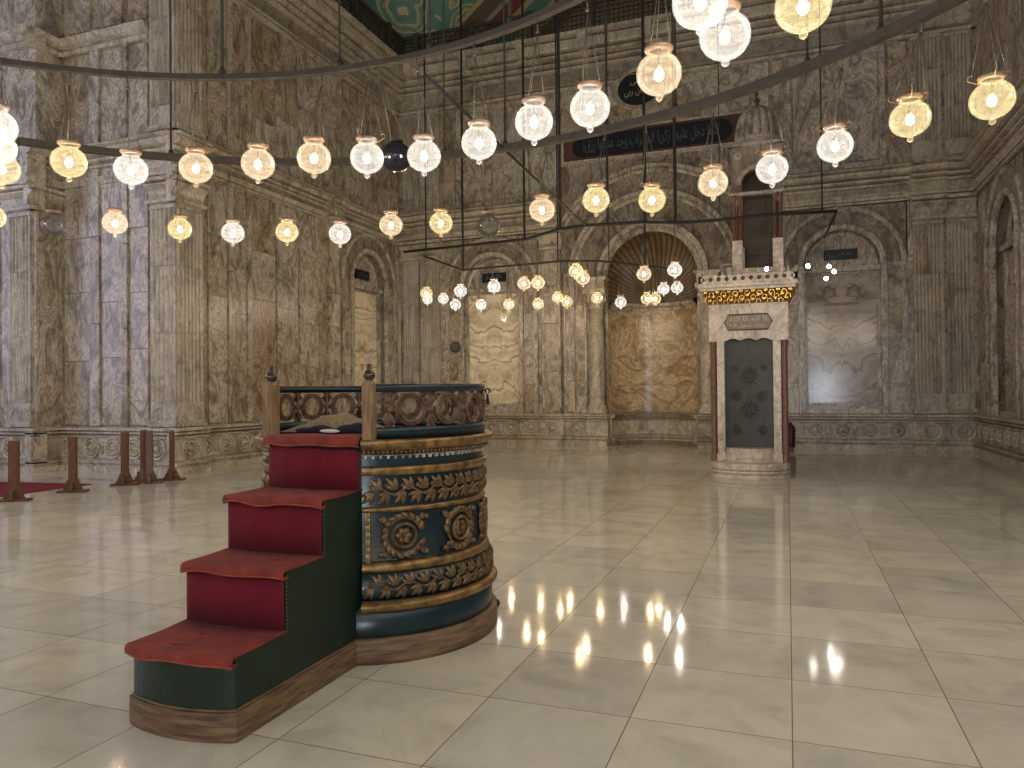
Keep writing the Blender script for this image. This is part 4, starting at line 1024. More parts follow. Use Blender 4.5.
# pierced battlement
mb = MB(); nU = 12; w = 1.64 / nU
def merl(T, nU, w, u00):
    for i in range(nU):
        u = u00 + w * (i + .5); zc = 3.55; r = w * .29
        prof = [(-w / 2, 3.47), (w / 2, 3.47), (w / 2, 3.72), (w * .42, 3.66), (w * .32, 3.61), (-w * .32, 3.61), (-w * .42, 3.66), (-w / 2, 3.72)]
        m_ = 24
        def hit(a):
            dx, dz = math.cos(a), math.sin(a); t = 1e9
            for (x0, z0), (x1, z1) in zip(prof, prof[1:] + prof[:1]):
                z0_, z1_ = z0 - zc, z1 - zc; den = dx * (z1_ - z0_) - dz * (x1 - x0)
                if abs(den) < 1e-9: continue
                tt = (x0 * (z1_ - z0_) - z0_ * (x1 - x0)) / den; ss = (x0 * dz - z0_ * dx) / den
                if tt > 1e-6 and -1e-6 <= ss <= 1 + 1e-6: t = min(t, tt)
            return t
        vs = []; fs = []
        for k in range(m_):
            a = 2 * PI * (k + .5) / m_; t = hit(a)
            for d in (0, .06):
                vs += [T(u + r * math.cos(a), d, zc + r * math.sin(a)), T(u + t * math.cos(a), d, zc + t * math.sin(a))]
        for k in range(m_):
            a, b = 4 * k, 4 * ((k + 1) % m_); fs += [(a, a + 1, b + 1, b), (a + 2, a + 3, b + 3, b + 2), (a, a + 2, b + 2, b), (a + 1, a + 3, b + 3, b + 1)]
        mb.add(vs, fs)
    for i in range(nU + 1):
        u = u00 + w * i
        for z, q in ((3.665, .02), (3.70, .03)): mb.blob(T(u, .03, z), .022 if z < 3.68 else .010, .022, q, 8, 4)
merl(lambda u, d, z: (PXc + u, PY - .19 + d, z), nU, w, -.82)
for s in (-1, 1): merl(lambda u, d, z, s=s: (PXc + s * (.82 - d) , PY - .19 + u, z), 5, .8 / 5, 0)
PF(mb, 'battlement', 'portal_stone')
mb = MB(); mb.box(PXc - .72, PXc + .72, PY - .10, PY + .55, 3.465, 3.60); PF(mb, 'hole_shade_block', 'carving_dark')  # added dark block so the pierced battlement holes look shaded
# stair body rising away to the canopy
mb = MB()
for s in (-1, 1):
    x0, x1 = sorted((PXc + s * .50, PXc + s * .58))
    vs = [(x, y, z) for x in (x0, x1) for y, z in ((PY + 1.0, 0), (17.5, 0), (17.5, 4.3), (17.1, 4.3), (PY + 1.0, 1.7))]
    mb.add(vs, [(0, 1, 2, 3, 4), (5, 6, 7, 8, 9)] + [(i, (i + 1) % 5, 5 + (i + 1) % 5, 5 + i) for i in range(5)], (.7, .1, .3))
P(mb, 'stair_side', 'portal_stone')
mb = MB()
for i in range(13): mb.box(PXc - .5, PXc + .5, PY + 1.0 + i * .21, 17.6, i * .26, (i + 1) * .26)
P(mb, 'stair_tread', 'portal_stone')
cy = 18.0; pc = -.60; hw = .53
mb = MB(); mb.box(pc - hw, pc + hw, cy - hw, cy + hw, 0, 4.32); mb.box(pc - hw - .04, pc + hw + .04, cy - hw - .04, cy + hw + .04, 4.2, 4.3); P(mb, 'canopy_base', 'portal_stone', bevel=.01)
mb = MB()
for sx in (-1, 1):
    for sy in (-1, 1):
        mb = MB(); x, y = pc + sx * (hw - .1), cy + sy * (hw - .1); mb.box(x - .11, x + .11, y - .11, y + .11, 4.3, 4.95); P(mb, 'canopy_pedestal', 'portal_stone', bevel=.006)
for sx in (-1, 1):
    for sy in (-1, 1):
        for q in (-.06, .06):
            x, y = pc + sx * (hw - .1) + q, cy + sy * (hw - .1)
            mb = MB(); mb.lathe((x, y, 0), [(.05, 4.95), (.05, 5.0), (.034, 5.03), (.034, 5.88), (.05, 5.93), (.055, 6.0)], 12); P(mb, 'canopy_column', 'porphyry')
for (T, nm) in ((lambda u, d, z: (pc + u, cy - hw + .1 - d, z), 'f'), (lambda u, d, z: (pc + hw - .1 + d, cy + u, z), 'r'), (lambda u, d, z: (pc - hw + .1 - d, cy + u, z), 'l')):
    mb = MB(T); mb.fill_arch(-hw - .02, hw + .02, 5.98, 7.12, 0, 6.2, .33, .1, -.08, (.3, .25, .4), 24)
    mb.arch(0, 6.2, [(.33, .08), (.33, .13), (.42, .13), (.42, .08)], 0, PI, 20, (.3, .1, .4))
    for s in (-1, 1): mb.arch(s * .40, 6.85, [(.03, .1), (.03, .13), (.09, .12), (.09, .1)], 0, 2 * PI, 14, (.3, .4, .3)); mb.blob((s * .40, .1, 6.85), .03, .03, .03, 8, 4)
    mb.box(-hw - .06, hw + .06, -.05, .17, 7.05, 7.12, (.3, .1, .2)); mb.box(-hw - .02, hw + .02, .0, .14, 5.96, 6.02, (.3, .1, .2))
    mb.build('canopy_arch', M['stone_carved'], por)
mb = MB(); mb.box(pc - hw + .06, pc + hw - .06, cy + hw - .1, cy + hw - .02, 4.3, 7.1)
for z in (4.75, 5.25, 5.75, 6.1): mb.box(pc - .36, pc + .36, cy + hw - .14, cy + hw - .1, z, z + .07)
mb.arch(pc, 6.2, [(.3, cy + hw - .14), (.3, cy + hw - .1), (.36, cy + hw - .1), (.36, cy + hw - .14)], 0, PI, 16)
P(mb, 'canopy_back', 'screed')
# melon dome
mb = MB(); nl = 14; n = nl * 6; prof = []
for j in range(13):
    t = j / 12; ang = t * PI / 2
    prof.append((.50 * math.cos(ang) ** .8 if j < 12 else .0, 7.32 + .80 * math.sin(ang)))
vs = []; fs = []; k = len(prof)
for i in range(n):
    a = 2 * PI * i / n; lob = 1 - .16 * (1 - abs(math.sin(a * nl / 2)) ** .6)
    for r, z in prof: vs.append((pc + r * lob * math.cos(a), cy + r * lob * math.sin(a), z))
for i in range(n):
    for j in range(k - 1): fs.append((i * k + j, ((i + 1) % n) * k + j, ((i + 1) % n) * k + j + 1, i * k + j + 1))
mb.add(vs, fs, (.2, .3, .5), True)
mb.lathe((pc, cy, 0), [(.50, 7.1), (.53, 7.14), (.48, 7.2), (.52, 7.26), (.50, 7.33)], 32, (.3, .1, .3)); mb.build('dome', M['stone'], por)
mb = MB(); mb.lathe((pc, cy, 0), [(.001, 8.5), (.02, 8.47), (.05, 8.40), (.02, 8.33), (.03, 8.31), (.075, 8.24), (.03, 8.17), (.05, 8.12), (.06, 8.08)], 14)
mb.arch(pc, 8.62, [(.06, cy - .01), (.06, cy + .01), (.09, cy + .01), (.09, cy - .01)], 0, 2 * PI, 18); mb.tube([(pc, cy, 8.48), (pc, cy, 8.55)], .012, 6)
P(mb, 'finial', 'carving_dark')

# canister by back wall
mb = MB(); mb.lathe((.05, 20.2, 0), [(.001, .12), (.1, .12), (.11, .16), (.11, .6), (.07, .68), (.03, .7), (.03, .76), (.001, .76)], 16); mb.tube([(.05, 20.2, .74), (.0, 20.15, .74), (-.05, 20.1, .5)], .015, 6); mb.box(-.03, .13, 20.12, 20.28, 0, .13)
tag(mb.build('fire_extinguisher', M['canister'], origin=(.05, 20.2, 0)), 'dark red canister on the floor just behind the portal by the back dado', 'canister')
# round grey disc on wall
dp = at_y(455, 347, YB - .1); r = empty('wall_speaker', (dp.x, YB - .0, dp.z), 'round grey disc fixed to the wall left of the left back niche', 'speaker')
mb = MB(); T = lambda u, d, z: (dp.x + u, YB - d, dp.z + z); mb.T = T
mb.arch(0, 0, [(.001, 0), (.001, .14), (.12, .13), (.16, .08), (.16, 0)], 0, 2 * PI, 24); mb.build('body', M['grey_disc'], r)
mb = MB(T); mb.arch(0, 0, [(.15, .02), (.15, .1), (.175, .1), (.175, .02)], 0, 2 * PI, 24); mb.build('rim', M['iron'], r)

# ---------------------------------------------------------------- stanchions and rug, left
def stanchion(px, y, h, w, rot, label):
    p = at_z(px, y, 0); r = empty('barrier_post', (p.x, p.y, 0), label, 'barrier post', 'wooden barrier posts')
    mb = MB(); mb.box(-w / 2, w / 2, -.035, .035, .03, h); mb.box(-w / 2 + .012, w / 2 - .012, -.045, .045, .05, h - .03); o = mb.build('board', M['walnut'], bevel=.004); o.parent = r
    mb = MB()
    vs = [(-.15, -.03, .03), (.15, -.03, .03), (.15, .03, .03), (-.15, .03, .03), (-w / 2 - .005, -.045, .22), (w / 2 + .005, -.045, .22), (w / 2 + .005, .045, .22), (-w / 2 - .005, .045, .22), (-.12, -.045, .08), (.12, -.045, .08)]
    mb.add(vs[:8], [(0, 1, 2, 3), (4, 5, 6, 7), (0, 1, 5, 4), (1, 2, 6, 5), (2, 3, 7, 6), (3, 0, 4, 7)]); mb.box(-.045, .045, -.16, .16, .03, .06); mb.box(-.03, .03, -.12, .12, .03, .16); o = mb.build('foot_bracket', M['walnut'], bevel=.004); o.parent = r
    mb = MB(); mb.box(-.22, .22, -.11, .11, 0, .032); o = mb.build('base_plate', M['walnut'], bevel=.006); o.parent = r
    r.rotation_euler = (0, 0, rot); return r
stanchion(14, 501, .92, .14, .55, 'brown wooden barrier post at the far left, nearest the edge of the view')
stanchion(73, 492, .92, .12, .55, 'brown wooden barrier post at the right corner of the red rug')
stanchion(125, 485, .94, .12, .5, 'brown wooden barrier post standing alone between rug and close-set pair')
stanchion(144, 479.8, .94, .14, 2.0, 'dark brown barrier post, left one of the close-set pair by the pier corner')
stanchion(149.5, 483, .95, .12, .7, 'lighter brown barrier post, right one of the close-set pair by the pier corner')
stanchion(172, 480, .93, .08, .5, 'slim brown barrier post with flared foot farthest right, by the pier corner')
q = [at_z(-60, 481, 0), at_z(92, 484.5, 0), at_z(0, 497, 0), at_z(-80, 505, 0)]
mb = MB(); vs = [(p.x, p.y, z) for z in (.0, .012) for p in q]; mb.add(vs, [(0, 1, 2, 3), (4, 5, 6, 7)] + [(i, (i + 1) % 4, 4 + (i + 1) % 4, 4 + i) for i in range(4)])
tag(mb.build('rug', M['rug'], origin=(q[1].x, q[1].y, 0)), 'flat dark red rug lying on the marble behind the barrier posts', 'rug')

# ---------------------------------------------------------------- the round chair-pulpit with four carpeted steps
KX, KY = -2.70, 4.555
ku = empty('preaching_chair', (KX, KY, 0), 'round blue and gilt carved preaching platform with four red carpeted steps', 'preaching platform')
def K(mb, name, mt, **k): return mb.build(name, M[mt], ku, **k)
def ring(mb, prof, a0=-60, a1=240, n=72, tint=None):   # degrees, 0=+x ; opening faces -y
    closed = prof + [prof[0]]
    mb.lathe((KX, KY, 0), closed, n, tint, math.radians(a0), math.radians(a1))
FULL = (-90 + 24, 270 - 24)
def rg(prof, name, mt, full=False, **k):
    mb = MB(); a0, a1 = (-90, 270) if full else FULL
    if full: mb.lathe((KX, KY, 0), prof, 96)
    else: ring(mb, prof, a0, a1, 96)
    o = K(mb, name, mt, **k); return o
# drum body
rg([(.0, .06), (.80, .06), (.80, .30), (.735, .34), (.735, 1.20), (.74, 1.24)], 'drum', 'blue', True)
rg([(.70, 1.24), (.74, 1.24), (.80, 1.29)], 'drum_cornice', 'blue', True)
rg([(0, .0), (.828, .0), (.832, .02), (.832, .135), (.82, .148), (.79, .15)], 'plinth', 'oak', True)
rg([(.79, .300), (.815, .302), (.832, .318), (.836, .335), (.828, .352), (.80, .364), (.78, .366), (.77, .30)], 'lower_moulding', 'gilt')
rg([(.73, .362), (.775, .362), (.782, .40), (.778, .52), (.73, .53)], 'lower_band', 'blue')
rg([(.73, .525), (.775, .527), (.782, .545), (.775, .575), (.755, .585), (.73, .59)], 'gilt_band', 'gilt')
rg([(.73, .880), (.752, .882), (.758, .897), (.752, .912), (.73, .914)], 'gilt_band', 'gilt')
rg([(.73, 1.100), (.757, 1.103), (.765, 1.108), (.77, 1.148), (.762, 1.155), (.73, 1.157)], 'gilt_band', 'gilt')
rg([(.73, 1.226), (.75, 1.238), (.762, 1.252), (.80, 1.270), (.806, 1.285), (.812, 1.312), (.80, 1.32), (.72, 1.322)], 'top_moulding', 'gilt')
# dentils
mb = MB(); n = 92
for i in range(n):
    a = math.radians(FULL[0] + (FULL[1] - FULL[0]) * (i + .5) / n)
    c, s = math.cos(a), math.sin(a)
    R_ = Matrix.Rotation(a, 3, 'Z')
    def bx(r0, r1, w, z0, z1):
        vs = [R_ @ Vector((r, t, z)) for r in (r0, r1) for t in (-w, w) for z in (z0, z1)]
        mb.add([(v.x + KX, v.y + KY, v.z) for v in vs], [(0, 1, 3, 2), (4, 6, 7, 5), (0, 4, 5, 1), (2, 3, 7, 6), (0, 2, 6, 4), (1, 5, 7, 3)])
    bx(.73, .758, .0075, 1.203, 1.222)
ring(mb, [(.72, 1.219), (.75, 1.219), (.75, 1.226), (.72, 1.226)], *FULL, 96)
K(mb, 'dentil_course', 'stone')
mb = MB()
for i in range(150):
    a = math.radians(FULL[0] + (FULL[1] - FULL[0]) * (i + .5) / 150)
    mb.blob((KX + .768 * math.cos(a), KY + .768 * math.sin(a), 1.243), .010, .010, .014, 6, 4)
K(mb, 'beading', 'carving')
# curved placement helper : a in degrees, z height, r radius -> frame
def cyl(a, z, r):
    c, s = math.cos(math.radians(a)), math.sin(math.radians(a))
    return Vector((KX + r * c, KY + r * s, z)), Vector((-s, c, 0)), Vector((c, s, 0))
def wrap(mb, a0, zc, R_):     # local (t along, d outward, z up) bent around the drum
    def T(t, d, z):
        a = math.radians(a0) + t / R_
        return (KX + (R_ + d) * math.cos(a), KY + (R_ + d) * math.sin(a), zc + z)
    mb.T = T
def leaf(mb, t, z, ang, L_, w, up=.018):
    """pointed leaf with raised mid rib"""
    n = 6; vs = []; fs = []
    c, s = math.cos(ang), math.sin(ang)
    for i in range(n + 1):
        q = i / n; ww = w * math.sin(PI * min(1, q * .92 + .04)) ** .8 * (1 - .25 * q); hh = up * math.sin(PI * (q * .8 + .15))
        for k, (o, h) in enumerate(((-1, 0), (-.55, .75), (0, .45), (.55, .75), (1, 0))):
            x, y = q * L_, o * ww; vs.append((t + x * c - y * s, h * hh + .001, z + x * s + y * c))
    for i in range(n):
        for k in range(4): fs.append((i * 5 + k, i * 5 + k + 1, (i + 1) * 5 + k + 1, (i + 1) * 5 + k))
    mb.add(vs, fs, None, True)
def vine(name, zc, R_, hgt, step=6.9):
    mb = MB(); n = int((FULL[1] - FULL[0] - 6) / step); 
    wrap(mb, 0, zc, R_)
    pts = []
    for i in range(n * 4 + 1):
        a = math.radians(FULL[0] + 3 + step * i / 4); pts.append((a * R_, .010, hgt * .13 * math.sin(PI * i / 4)))
    mb.tube(pts, .007, 6)
    for i in range(n * 2):
        a = math.radians(FULL[0] + 3 + step * (i + .5) / 2); t = a * R_; up = 1 if i % 2 else -1; z0 = up * hgt * .05
        leaf(mb, t, z0, PI - up * 1.35, hgt * .46, hgt * .11, .03)
        leaf(mb, t, z0, PI - up * .80, hgt * .56, hgt * .12, .034)
        leaf(mb, t, z0, PI - up * .28, hgt * .48, hgt * .10, .028)
        mb.blob((t + .014, .014, -up * hgt * .17), .011, .014, .011, 7, 5)
        if i % 2: mb.blob((t + .030, .014, up * hgt * .22), .010, .013, .010, 7, 5)
    K(mb, name, 'carving')
vine('upper_vine_carving', 1.008, .742, .165, 7.4)
vine('lower_vine_carving', .447, .784, .150, 7.0)
# rosette scroll panels
mb = MB()
zc, R_ = .735, .741
ros_n = 0
azs = [-90 + 43 + 32 * k for k in range(9)] 
azs = [a for a in azs if a < 270 - 35]
for idx, a in enumerate(azs):
    mb = MB(); wrap(mb, a, zc, R_); sg = 1 if idx % 2 == 0 else -1
    mb.arch(0, 0, [(.062, 0), (.062, .02), (.070, .03), (.080, .02), (.080, 0)], 0, 2 * PI, 32)
    for k in range(6):
        b = 2 * PI * k / 6; leaf(mb, .004 * math.cos(b), .004 * math.sin(b), b, .055, .023, .034)
    mb.blob((0, .02, 0), .012, .016, .012, 8, 5)
    # outer acanthus ring : overlapping leaves following a circle
    for k in range(17):
        b = 2 * PI * k / 17 * .92 + (.2 if sg > 0 else PI - .2)
        b = b if sg > 0 else -b
        leaf(mb, .112 * math.cos(b), .112 * math.sin(b), b + sg * (PI / 2 - .22), .064, .018, .040)
    pts = [(.108 * math.cos(sg * (.2 + .33 * k) ), .006, .108 * math.sin(sg * (.2 + .33 * k))) for k in range(18)]
    mb.tube(pts, .010, 6)
    # curling tips into the corners
    for (cx_, cz_, an) in ((.125, .10, .5), (.125, -.10, -.5), (-.125, .1, PI - .5), (-.125, -.1, PI + .5)):
        leaf(mb, cx_ * .80, cz_ * .92, an, .060, .016, .026); leaf(mb, cx_ * .80, cz_ * .92, an + .6, .045, .012, .024)
        mb.blob((cx_ * 1.12, .012, cz_ * 1.05), .016, .02, .016, 8, 5)
    K(mb, 'rosette_carving', 'carving')
mb = MB()
for a in (FULL[0] + 2.5, FULL[1] - 2.5):
    wrap(mb, a, zc, R_); mb.box(-.012, .012, 0, .018, -.150, .146)
    for k in range(7): mb.blob((0, .016, -.13 + k * .043), .012, .014, .018, 6, 4)
K(mb, 'panel_border', 'gilt')
# railing
RR = .752
a0, a1 = -90 + 27, 270 - 27
def rr(prof, name, mt):
    mb = MB(); ring(mb, prof, a0, a1, 84); return K(mb, name, mt)
rr([(RR - .022, 1.606), (RR + .006, 1.604), (RR + .008, 1.646), (RR + .0, 1.651), (RR - .024, 1.649)], 'top_rail', 'blue')
rr([(RR - .026, 1.649), (RR + .006, 1.650), (RR + .008, 1.654), (RR - .024, 1.656)], 'rail_edge', 'gilt')
rr([(RR - .022, 1.322), (RR + .004, 1.322), (RR + .006, 1.382), (RR - .002, 1.392), (RR - .022, 1.39)], 'bottom_rail', 'blue')
mb = MB(); nR = 14; span = a1 - a0; zc = 1.498
step = 20.46; first = -90 + 47
for k in range(nR):
    a = first + step * k; wrap(mb, a, zc, RR - .012)
    mb.arch(0, 0, [(.066, -.010), (.066, .012), (.076, .016), (.082, .010), (.090, .018), (.101, .010), (.101, -.010)], 0, 2 * PI, 28)
for k in range(nR + 1):
    a = first + step * (k - .5); wrap(mb, a, zc, RR - .012)
    if a < a0 + 2 or a > a1 - 2: pass
    for s in (-1, 1):
        # tulip: bulb, three petals and foot against the rail
        for an in (-.42, 0, .42): leaf(mb, 0, s * .025, s * (PI / 2) + an, .072, .017, .022)
        leafb = [(0, s * .03), (0, s * .10)]
        mb.tube([(0, 0, s * .0), (0, 0, s * .108)], .012, 6)
        mb.tube([(-.030, 0, s * .104), (.030, 0, s * .104)], .009, 5)
        mb.tube([(-.045, 0, s * .060), (-.02, 0, s * .085), (0, 0, s * .105)], .007, 5); mb.tube([(.045, 0, s * .060), (.02, 0, s * .085), (0, 0, s * .105)], .007, 5)
    mb.tube([(-.055, .004, 0), (.055, .004, 0)], .011, 6); mb.blob((0, .006, 0), .024, .02, .024, 10, 6)
    mb.tube([(-.035, .004, .012), (.035, .004, .012)], .005, 5); mb.tube([(-.035, .004, -.012), (.035, .004, -.012)], .005, 5)
K(mb, 'openwork_carving', 'carving_dark')
# posts
for s in (-1, 1):
    px_, py_ = KX + (.352 if s > 0 else -.357), KY - .675; w = .033 if s > 0 else .037
    mb = MB(); mb.box(px_ - w, px_ + w, py_ - w, py_ + w, 1.31, 1.655); mb.add([(px_ - w, py_ - w, 1.655), (px_ + w, py_ - w, 1.655), (px_ + w, py_ + w, 1.655), (px_ - w, py_ + w, 1.655), (px_ - .02, py_ - .02, 1.675), (px_ + .02, py_ - .02, 1.675), (px_ + .02, py_ + .02, 1.675), (px_ - .02, py_ + .02, 1.675)], [(0, 1, 5, 4), (1, 2, 6, 5), (2, 3, 7, 6), (3, 0, 4, 7), (4, 5, 6, 7)])
    post = K(mb, 'newel_post', 'post_wood', bevel=.004)
    mb = MB(); mb.lathe((px_, py_, 1.668), [(.001, .108), (.010, .106), (.014, .100), (.013, .094), (.008, .090), (.014, .084), (.018, .080), (.012, .074), (.020, .066), (.034, .048), (.037, .034), (.030, .018), (.018, .006), (.024, .0)], 20)
    o = mb.build('finial', M['finial'], post)
    o.matrix_parent_inverse = Matrix.Identity(4)
    o.matrix_parent_inverse = post.matrix_basis.inverted()
# steps body
SX0, SX1 = -3.018, -2.405
ST = [(2.785, .388), (3.157, .70), (3.488, 1.012), (3.868, 1.330)]
mb = MB()
def bowed(y, b, y1, x0=SX0, x1=SX1, n=14): return [(x0 + (x1 - x0) * i / n, y - b * math.sin(PI * i / n) ** .8) for i in range(n + 1)] + [(x1, y1), (x0, y1)]
mb.ext_z(.13, ST[0][1], bowed(2.785, .065, KY - .45)); 
LX = [SX0, -3.035, -3.047, -3.062]
for (y, z), zl, lx in zip(ST[1:], [a[1] for a in ST[:-1]], LX[1:]): mb.ext_z(zl - .0, z, bowed(y, .03 if z < 1.3 else .075, KY - .45, lx))
K(mb, 'step_body', 'green')
mb = MB(); mb.ext_z(0, .135, bowed(2.772, .067, KY - .6, SX0 - .018, SX1 + .018)); mb.ext_z(.135, .147, bowed(2.779, .066, KY - .6, SX0 - .008, SX1 + .008)); K(mb, 'step_plinth', 'oak', bevel=.004)
# velvet on the risers
for i in (1, 2, 3):
    y, z = ST[i]; zl = ST[i - 1][1]; mb = MB(); n = 24; vs = []; fs = []; SX0 = LX[i]
    for j in range(n + 1):
        q = j / n; x = SX0 + .004 + (SX1 - SX0 - .008) * q; yy = y - (.03 if i < 3 else .075) * math.sin(PI * q) ** .8 - .006 - .003 * math.sin(q * 19 + i)
        vs += [(x, yy, zl - .004), (x, yy, z)]
    mb.add(vs, [(2 * j, 2 * j + 1, 2 * j + 3, 2 * j + 2) for j in range(n)], None, True)
    o = K(mb, 'riser_velvet', 'riser'); sd = o.modifiers.new('t', 'SOLIDIFY'); sd.thickness = .006
    mb = MB()
    for s, x in ((-1, SX0 - .001), (1, SX1 + .001)):
        for j in range(14): mb.blob((x, y + .004, zl + .02 + (z - zl - .04) * j / 13), .004, .004, .004, 6, 4)
    K(mb, 'stud_row', 'stud')
# carpets on treads: top sheet, rolled wavy nosing
for i in range(4):
    SX0 = LX[i]; y, z = ST[i]; yb = ST[i + 1][0] - .01 if i < 3 else KY - .30
    bow_ = (.068, .035, .035, .078)[i]
    mb = MB(); n = 30; rows = []
    ov = .036
    cross = [(None, .004), (.0, .010), (-.6, .012), (-.92, .004), (-1.0, -.010), (-.94, -.018), (-.78, -.024), (-.6, -.024)]
    vs = []; fs = []; m_ = 0
    secs = []
    for j in range(n + 1):
        q = j / n; x = SX0 - .014 + (SX1 - SX0 + .028) * q
        fy = y - bow_ * math.sin(PI * q) ** .8
        dr = .006 * math.sin(q * 9 + i * 2) + .008 * max(0, math.sin(q * PI * 2.2 + i))
        if i == 3: dr += .012
        if i > 0: dr += .010 * math.exp(-((q - .42) / .16) ** 2)
        side = .012 * (abs(2 * q - 1) ** 10)
        sec = [(x, yb, z + .006), (x, (yb + fy) / 2, z + .009 + .002 * math.sin(q * 14 + i) - side), (x, fy, z + .010 - side)]
        for dd, zz in cross[2:]: sec.append((x, fy + dd * ov, z + zz - dr * (1 if zz < 0 else .3) - side))
        sec.append((x, fy + .004, z - .03))
        secs.append(sec)
    k = len(secs[0])
    for sec in secs: vs += sec
    for j in range(n):
        for p_ in range(k - 1): fs.append((j * k + p_, j * k + p_ + 1, (j + 1) * k + p_ + 1, (j + 1) * k + p_))
    mb.add(vs, fs, None, True); o = K(mb, 'tread_carpet', 'tread'); sd = o.modifiers.new('t', 'SOLIDIFY'); sd.thickness = .006; sd.offset = 1
    mb = MB(); hem = [(s_[0][0], s_[5][1] - .001, s_[6][2] - .004) for s_ in secs]; 
    mb.tube(hem, .0065, 6); K(mb, 'carpet_hem', 'hem')
    if i == 0:   # worn tears and a curled strip on the lowest carpet
        mb = MB(); mb.tube([(SX0 + .20, y + .02, z + .013), (SX0 + .25, y + .005, z + .016), (SX0 + .33, y + .03, z + .013), (SX0 + .36, y + .1, z + .013)], .004, 5); mb.box(SX0 + .24, SX0 + .27, y + .17, y + .19, z + .011, z + .016)
        K(mb, 'carpet_tear', 'riser')
mb = MB(); mb.lathe((KX, KY, 0), [(.0, 1.338), (.715, 1.336), (.72, 1.322)], 64); K(mb, 'platform_carpet', 'riser')
# hook on the rail and caster
p_, t_, o_ = cyl(-2, 1.55, .80)
p_ = at_y(487.5, 396, KY + .25)
mb = MB(); T0 = p_
mb.arch(T0.x, T0.z + .035, [(.012, T0.y - .006), (.012, T0.y + .006), (.020, T0.y + .006), (.020, T0.y - .006)], -.9, PI + .9, 16); mb.tube([(T0.x, T0.y, T0.z + .016), (T0.x, T0.y, T0.z - .045)], .010, 8, taper=lambda q: .7 + .7 * q); mb.box(T0.x - .016, T0.x + .016, T0.y - .01, T0.y + .01, T0.z - .055, T0.z - .043)
mb.tube([(T0.x, T0.y, T0.z - .03), (T0.x - .05, T0.y, T0.z - .03)], .004, 5)
K(mb, 'rail_hook', 'rod')
cp = at_z(497, 603, .035)
mb = MB(); mb.blob((cp.x + .0, cp.y, .034), .02, .03, .03, 12, 8); mb.tube([(cp.x - .06, cp.y, .05), (cp.x, cp.y, .05)], .012, 6); K(mb, 'caster', 'rod')
# cushion and cloth on the platform
cz = 1.340
mb = MB(); nx, ny = 28, 14; vs = []; fs = []
for i in range(nx + 1):
    for j in range(ny + 1):
        u, v = i / nx * 2 - 1, j / ny * 2 - 1
        h = .095 * max(0, (1 - abs(u) ** 2.2)) * max(0, (1 - abs(v) ** 2.6)) ** .8 * (1 + .22 * math.sin(u * 4 + 1.6) + .08 * math.sin(u * 11 + v * 5))
        vs.append((KX - .10 + u * .40 - .03 * v, KY - .30 + v * .17, cz + .008 + h))
for i in range(nx):
    for j in range(ny): fs.append((i * (ny + 1) + j, (i + 1) * (ny + 1) + j, (i + 1) * (ny + 1) + j + 1, i * (ny + 1) + j + 1))
b0 = [(x, y, cz) for x, y, z in vs]; nn = len(vs)
mb.add(vs, fs, None, True); mb.add(b0, fs, None, True)
tag(mb.build('cushion', M['cushion'], origin=(KX, KY - .25, cz)), 'rumpled khaki cushion lying on top of the preaching platform', 'cushion')
mb = MB(); random.seed(3)
path = [(-.24, -.52), (-.12, -.47), (.0, -.50), (.12, -.47), (.22, -.44), (.33, -.40)]
for (ox, oy, r_, h_) in ((-.2, -.5, .1, .02), (-.03, -.505, .11, .018), (.10, -.50, .09, .034), (.16, -.485, .07, .042), (-.12, -.49, .08, .03), (.24, -.46, .10, .02), (.31, -.42, .07, .018)):
    mb.blob((KX + ox, KY + oy, cz + .012 + h_ * .5), r_, .055, h_, 14, 7)
mb.tube([(KX + a, KY + b, cz + .02) for a, b in path], .012, 6)
tag(mb.build('navy_cloth', M['cloth_navy'], origin=(KX, KY - .5, cz)), 'crumpled navy cloth in front of the khaki cushion on the platform', 'cloth')
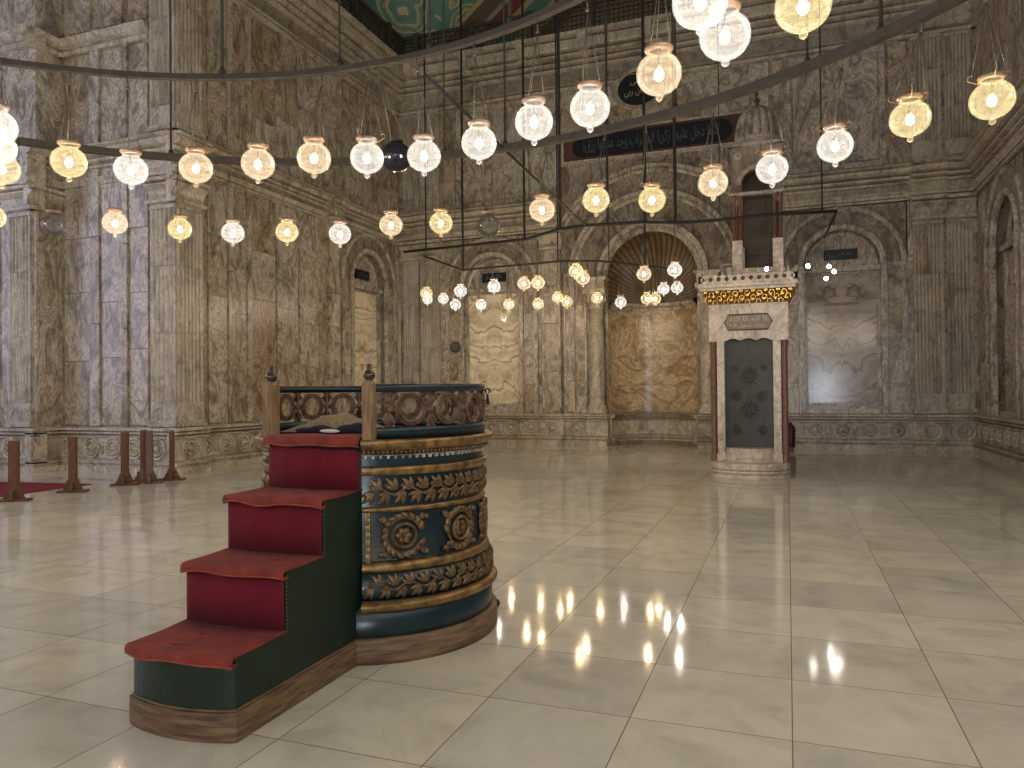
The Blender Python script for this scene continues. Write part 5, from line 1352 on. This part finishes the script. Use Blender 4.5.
mb = MB(); mb.blob((KX - .0, KY - .565, cz + .022), .075, .012, .012, 14, 6)
tag(mb.build('folded_paper', M['paper'], origin=(KX, KY - .565, cz)), 'small folded white paper in the fold of the navy cloth', 'paper')

# ---------------------------------------------------------------- light
w = bpy.data.worlds.new('hall'); sc.world = w; w.use_nodes = True
bg = w.node_tree.nodes['Background']; bg.inputs[0].default_value = (1, .97, .93, 1); bg.inputs[1].default_value = .17
def area(name, loc, target, sx, sy, power, colr):
    l = bpy.data.lights.new(name, 'AREA'); l.shape = 'RECTANGLE'; l.size = sx; l.size_y = sy; l.energy = power; l.color = colr
    o = bpy.data.objects.new(name, l); col.objects.link(o); o.location = loc
    o.rotation_euler = (Vector(target) - Vector(loc)).to_track_quat('-Z', 'Y').to_euler(); return o
def bulb_light(x, y):
    l = bpy.data.lights.new('lamp_light', 'POINT'); l.energy = LAMP_W; l.color = (1, .88, .72); l.shadow_soft_size = .15
    o = bpy.data.objects.new('lamp_light', l); col.objects.link(o); o.location = (x, y, ZL)
LAMP_W = 34     # the rest of both lamp rings, round and behind the camera
for cc, rr_, n, ymax in ((RA_C, RA_R, 24, 4.9), (RB_C, RB_R, 30, 7.0)):
    for i in range(n):
        a = 2 * PI * i / n; x, y = cc.x + rr_ * math.cos(a), cc.y + rr_ * math.sin(a)
        if y < ymax and (x - 0) ** 2 + y ** 2 > .5: bulb_light(x, y)
area('window_daylight', (-24, 2, 6), (-12, 10, 3), 8, 9, 560, (.62, .66, 1.0))
area('doorway_daylight', (2.1, -10, 1.6), (1, 10, 1.6), 1.3, 2.2, 300, (.8, .88, 1.0))

sc.view_settings.view_transform = 'Standard'; sc.view_settings.look = 'None'
sc.view_settings.exposure = 0; sc.view_settings.gamma = 1; sc.view_settings.use_curve_mapping = False
sc.cycles.use_denoising = True
sc.cycles.max_bounces = 8; sc.cycles.transparent_max_bounces = 16; sc.cycles.sample_clamp_indirect = 30
sc.cycles.caustics_reflective = False; sc.cycles.caustics_refractive = False
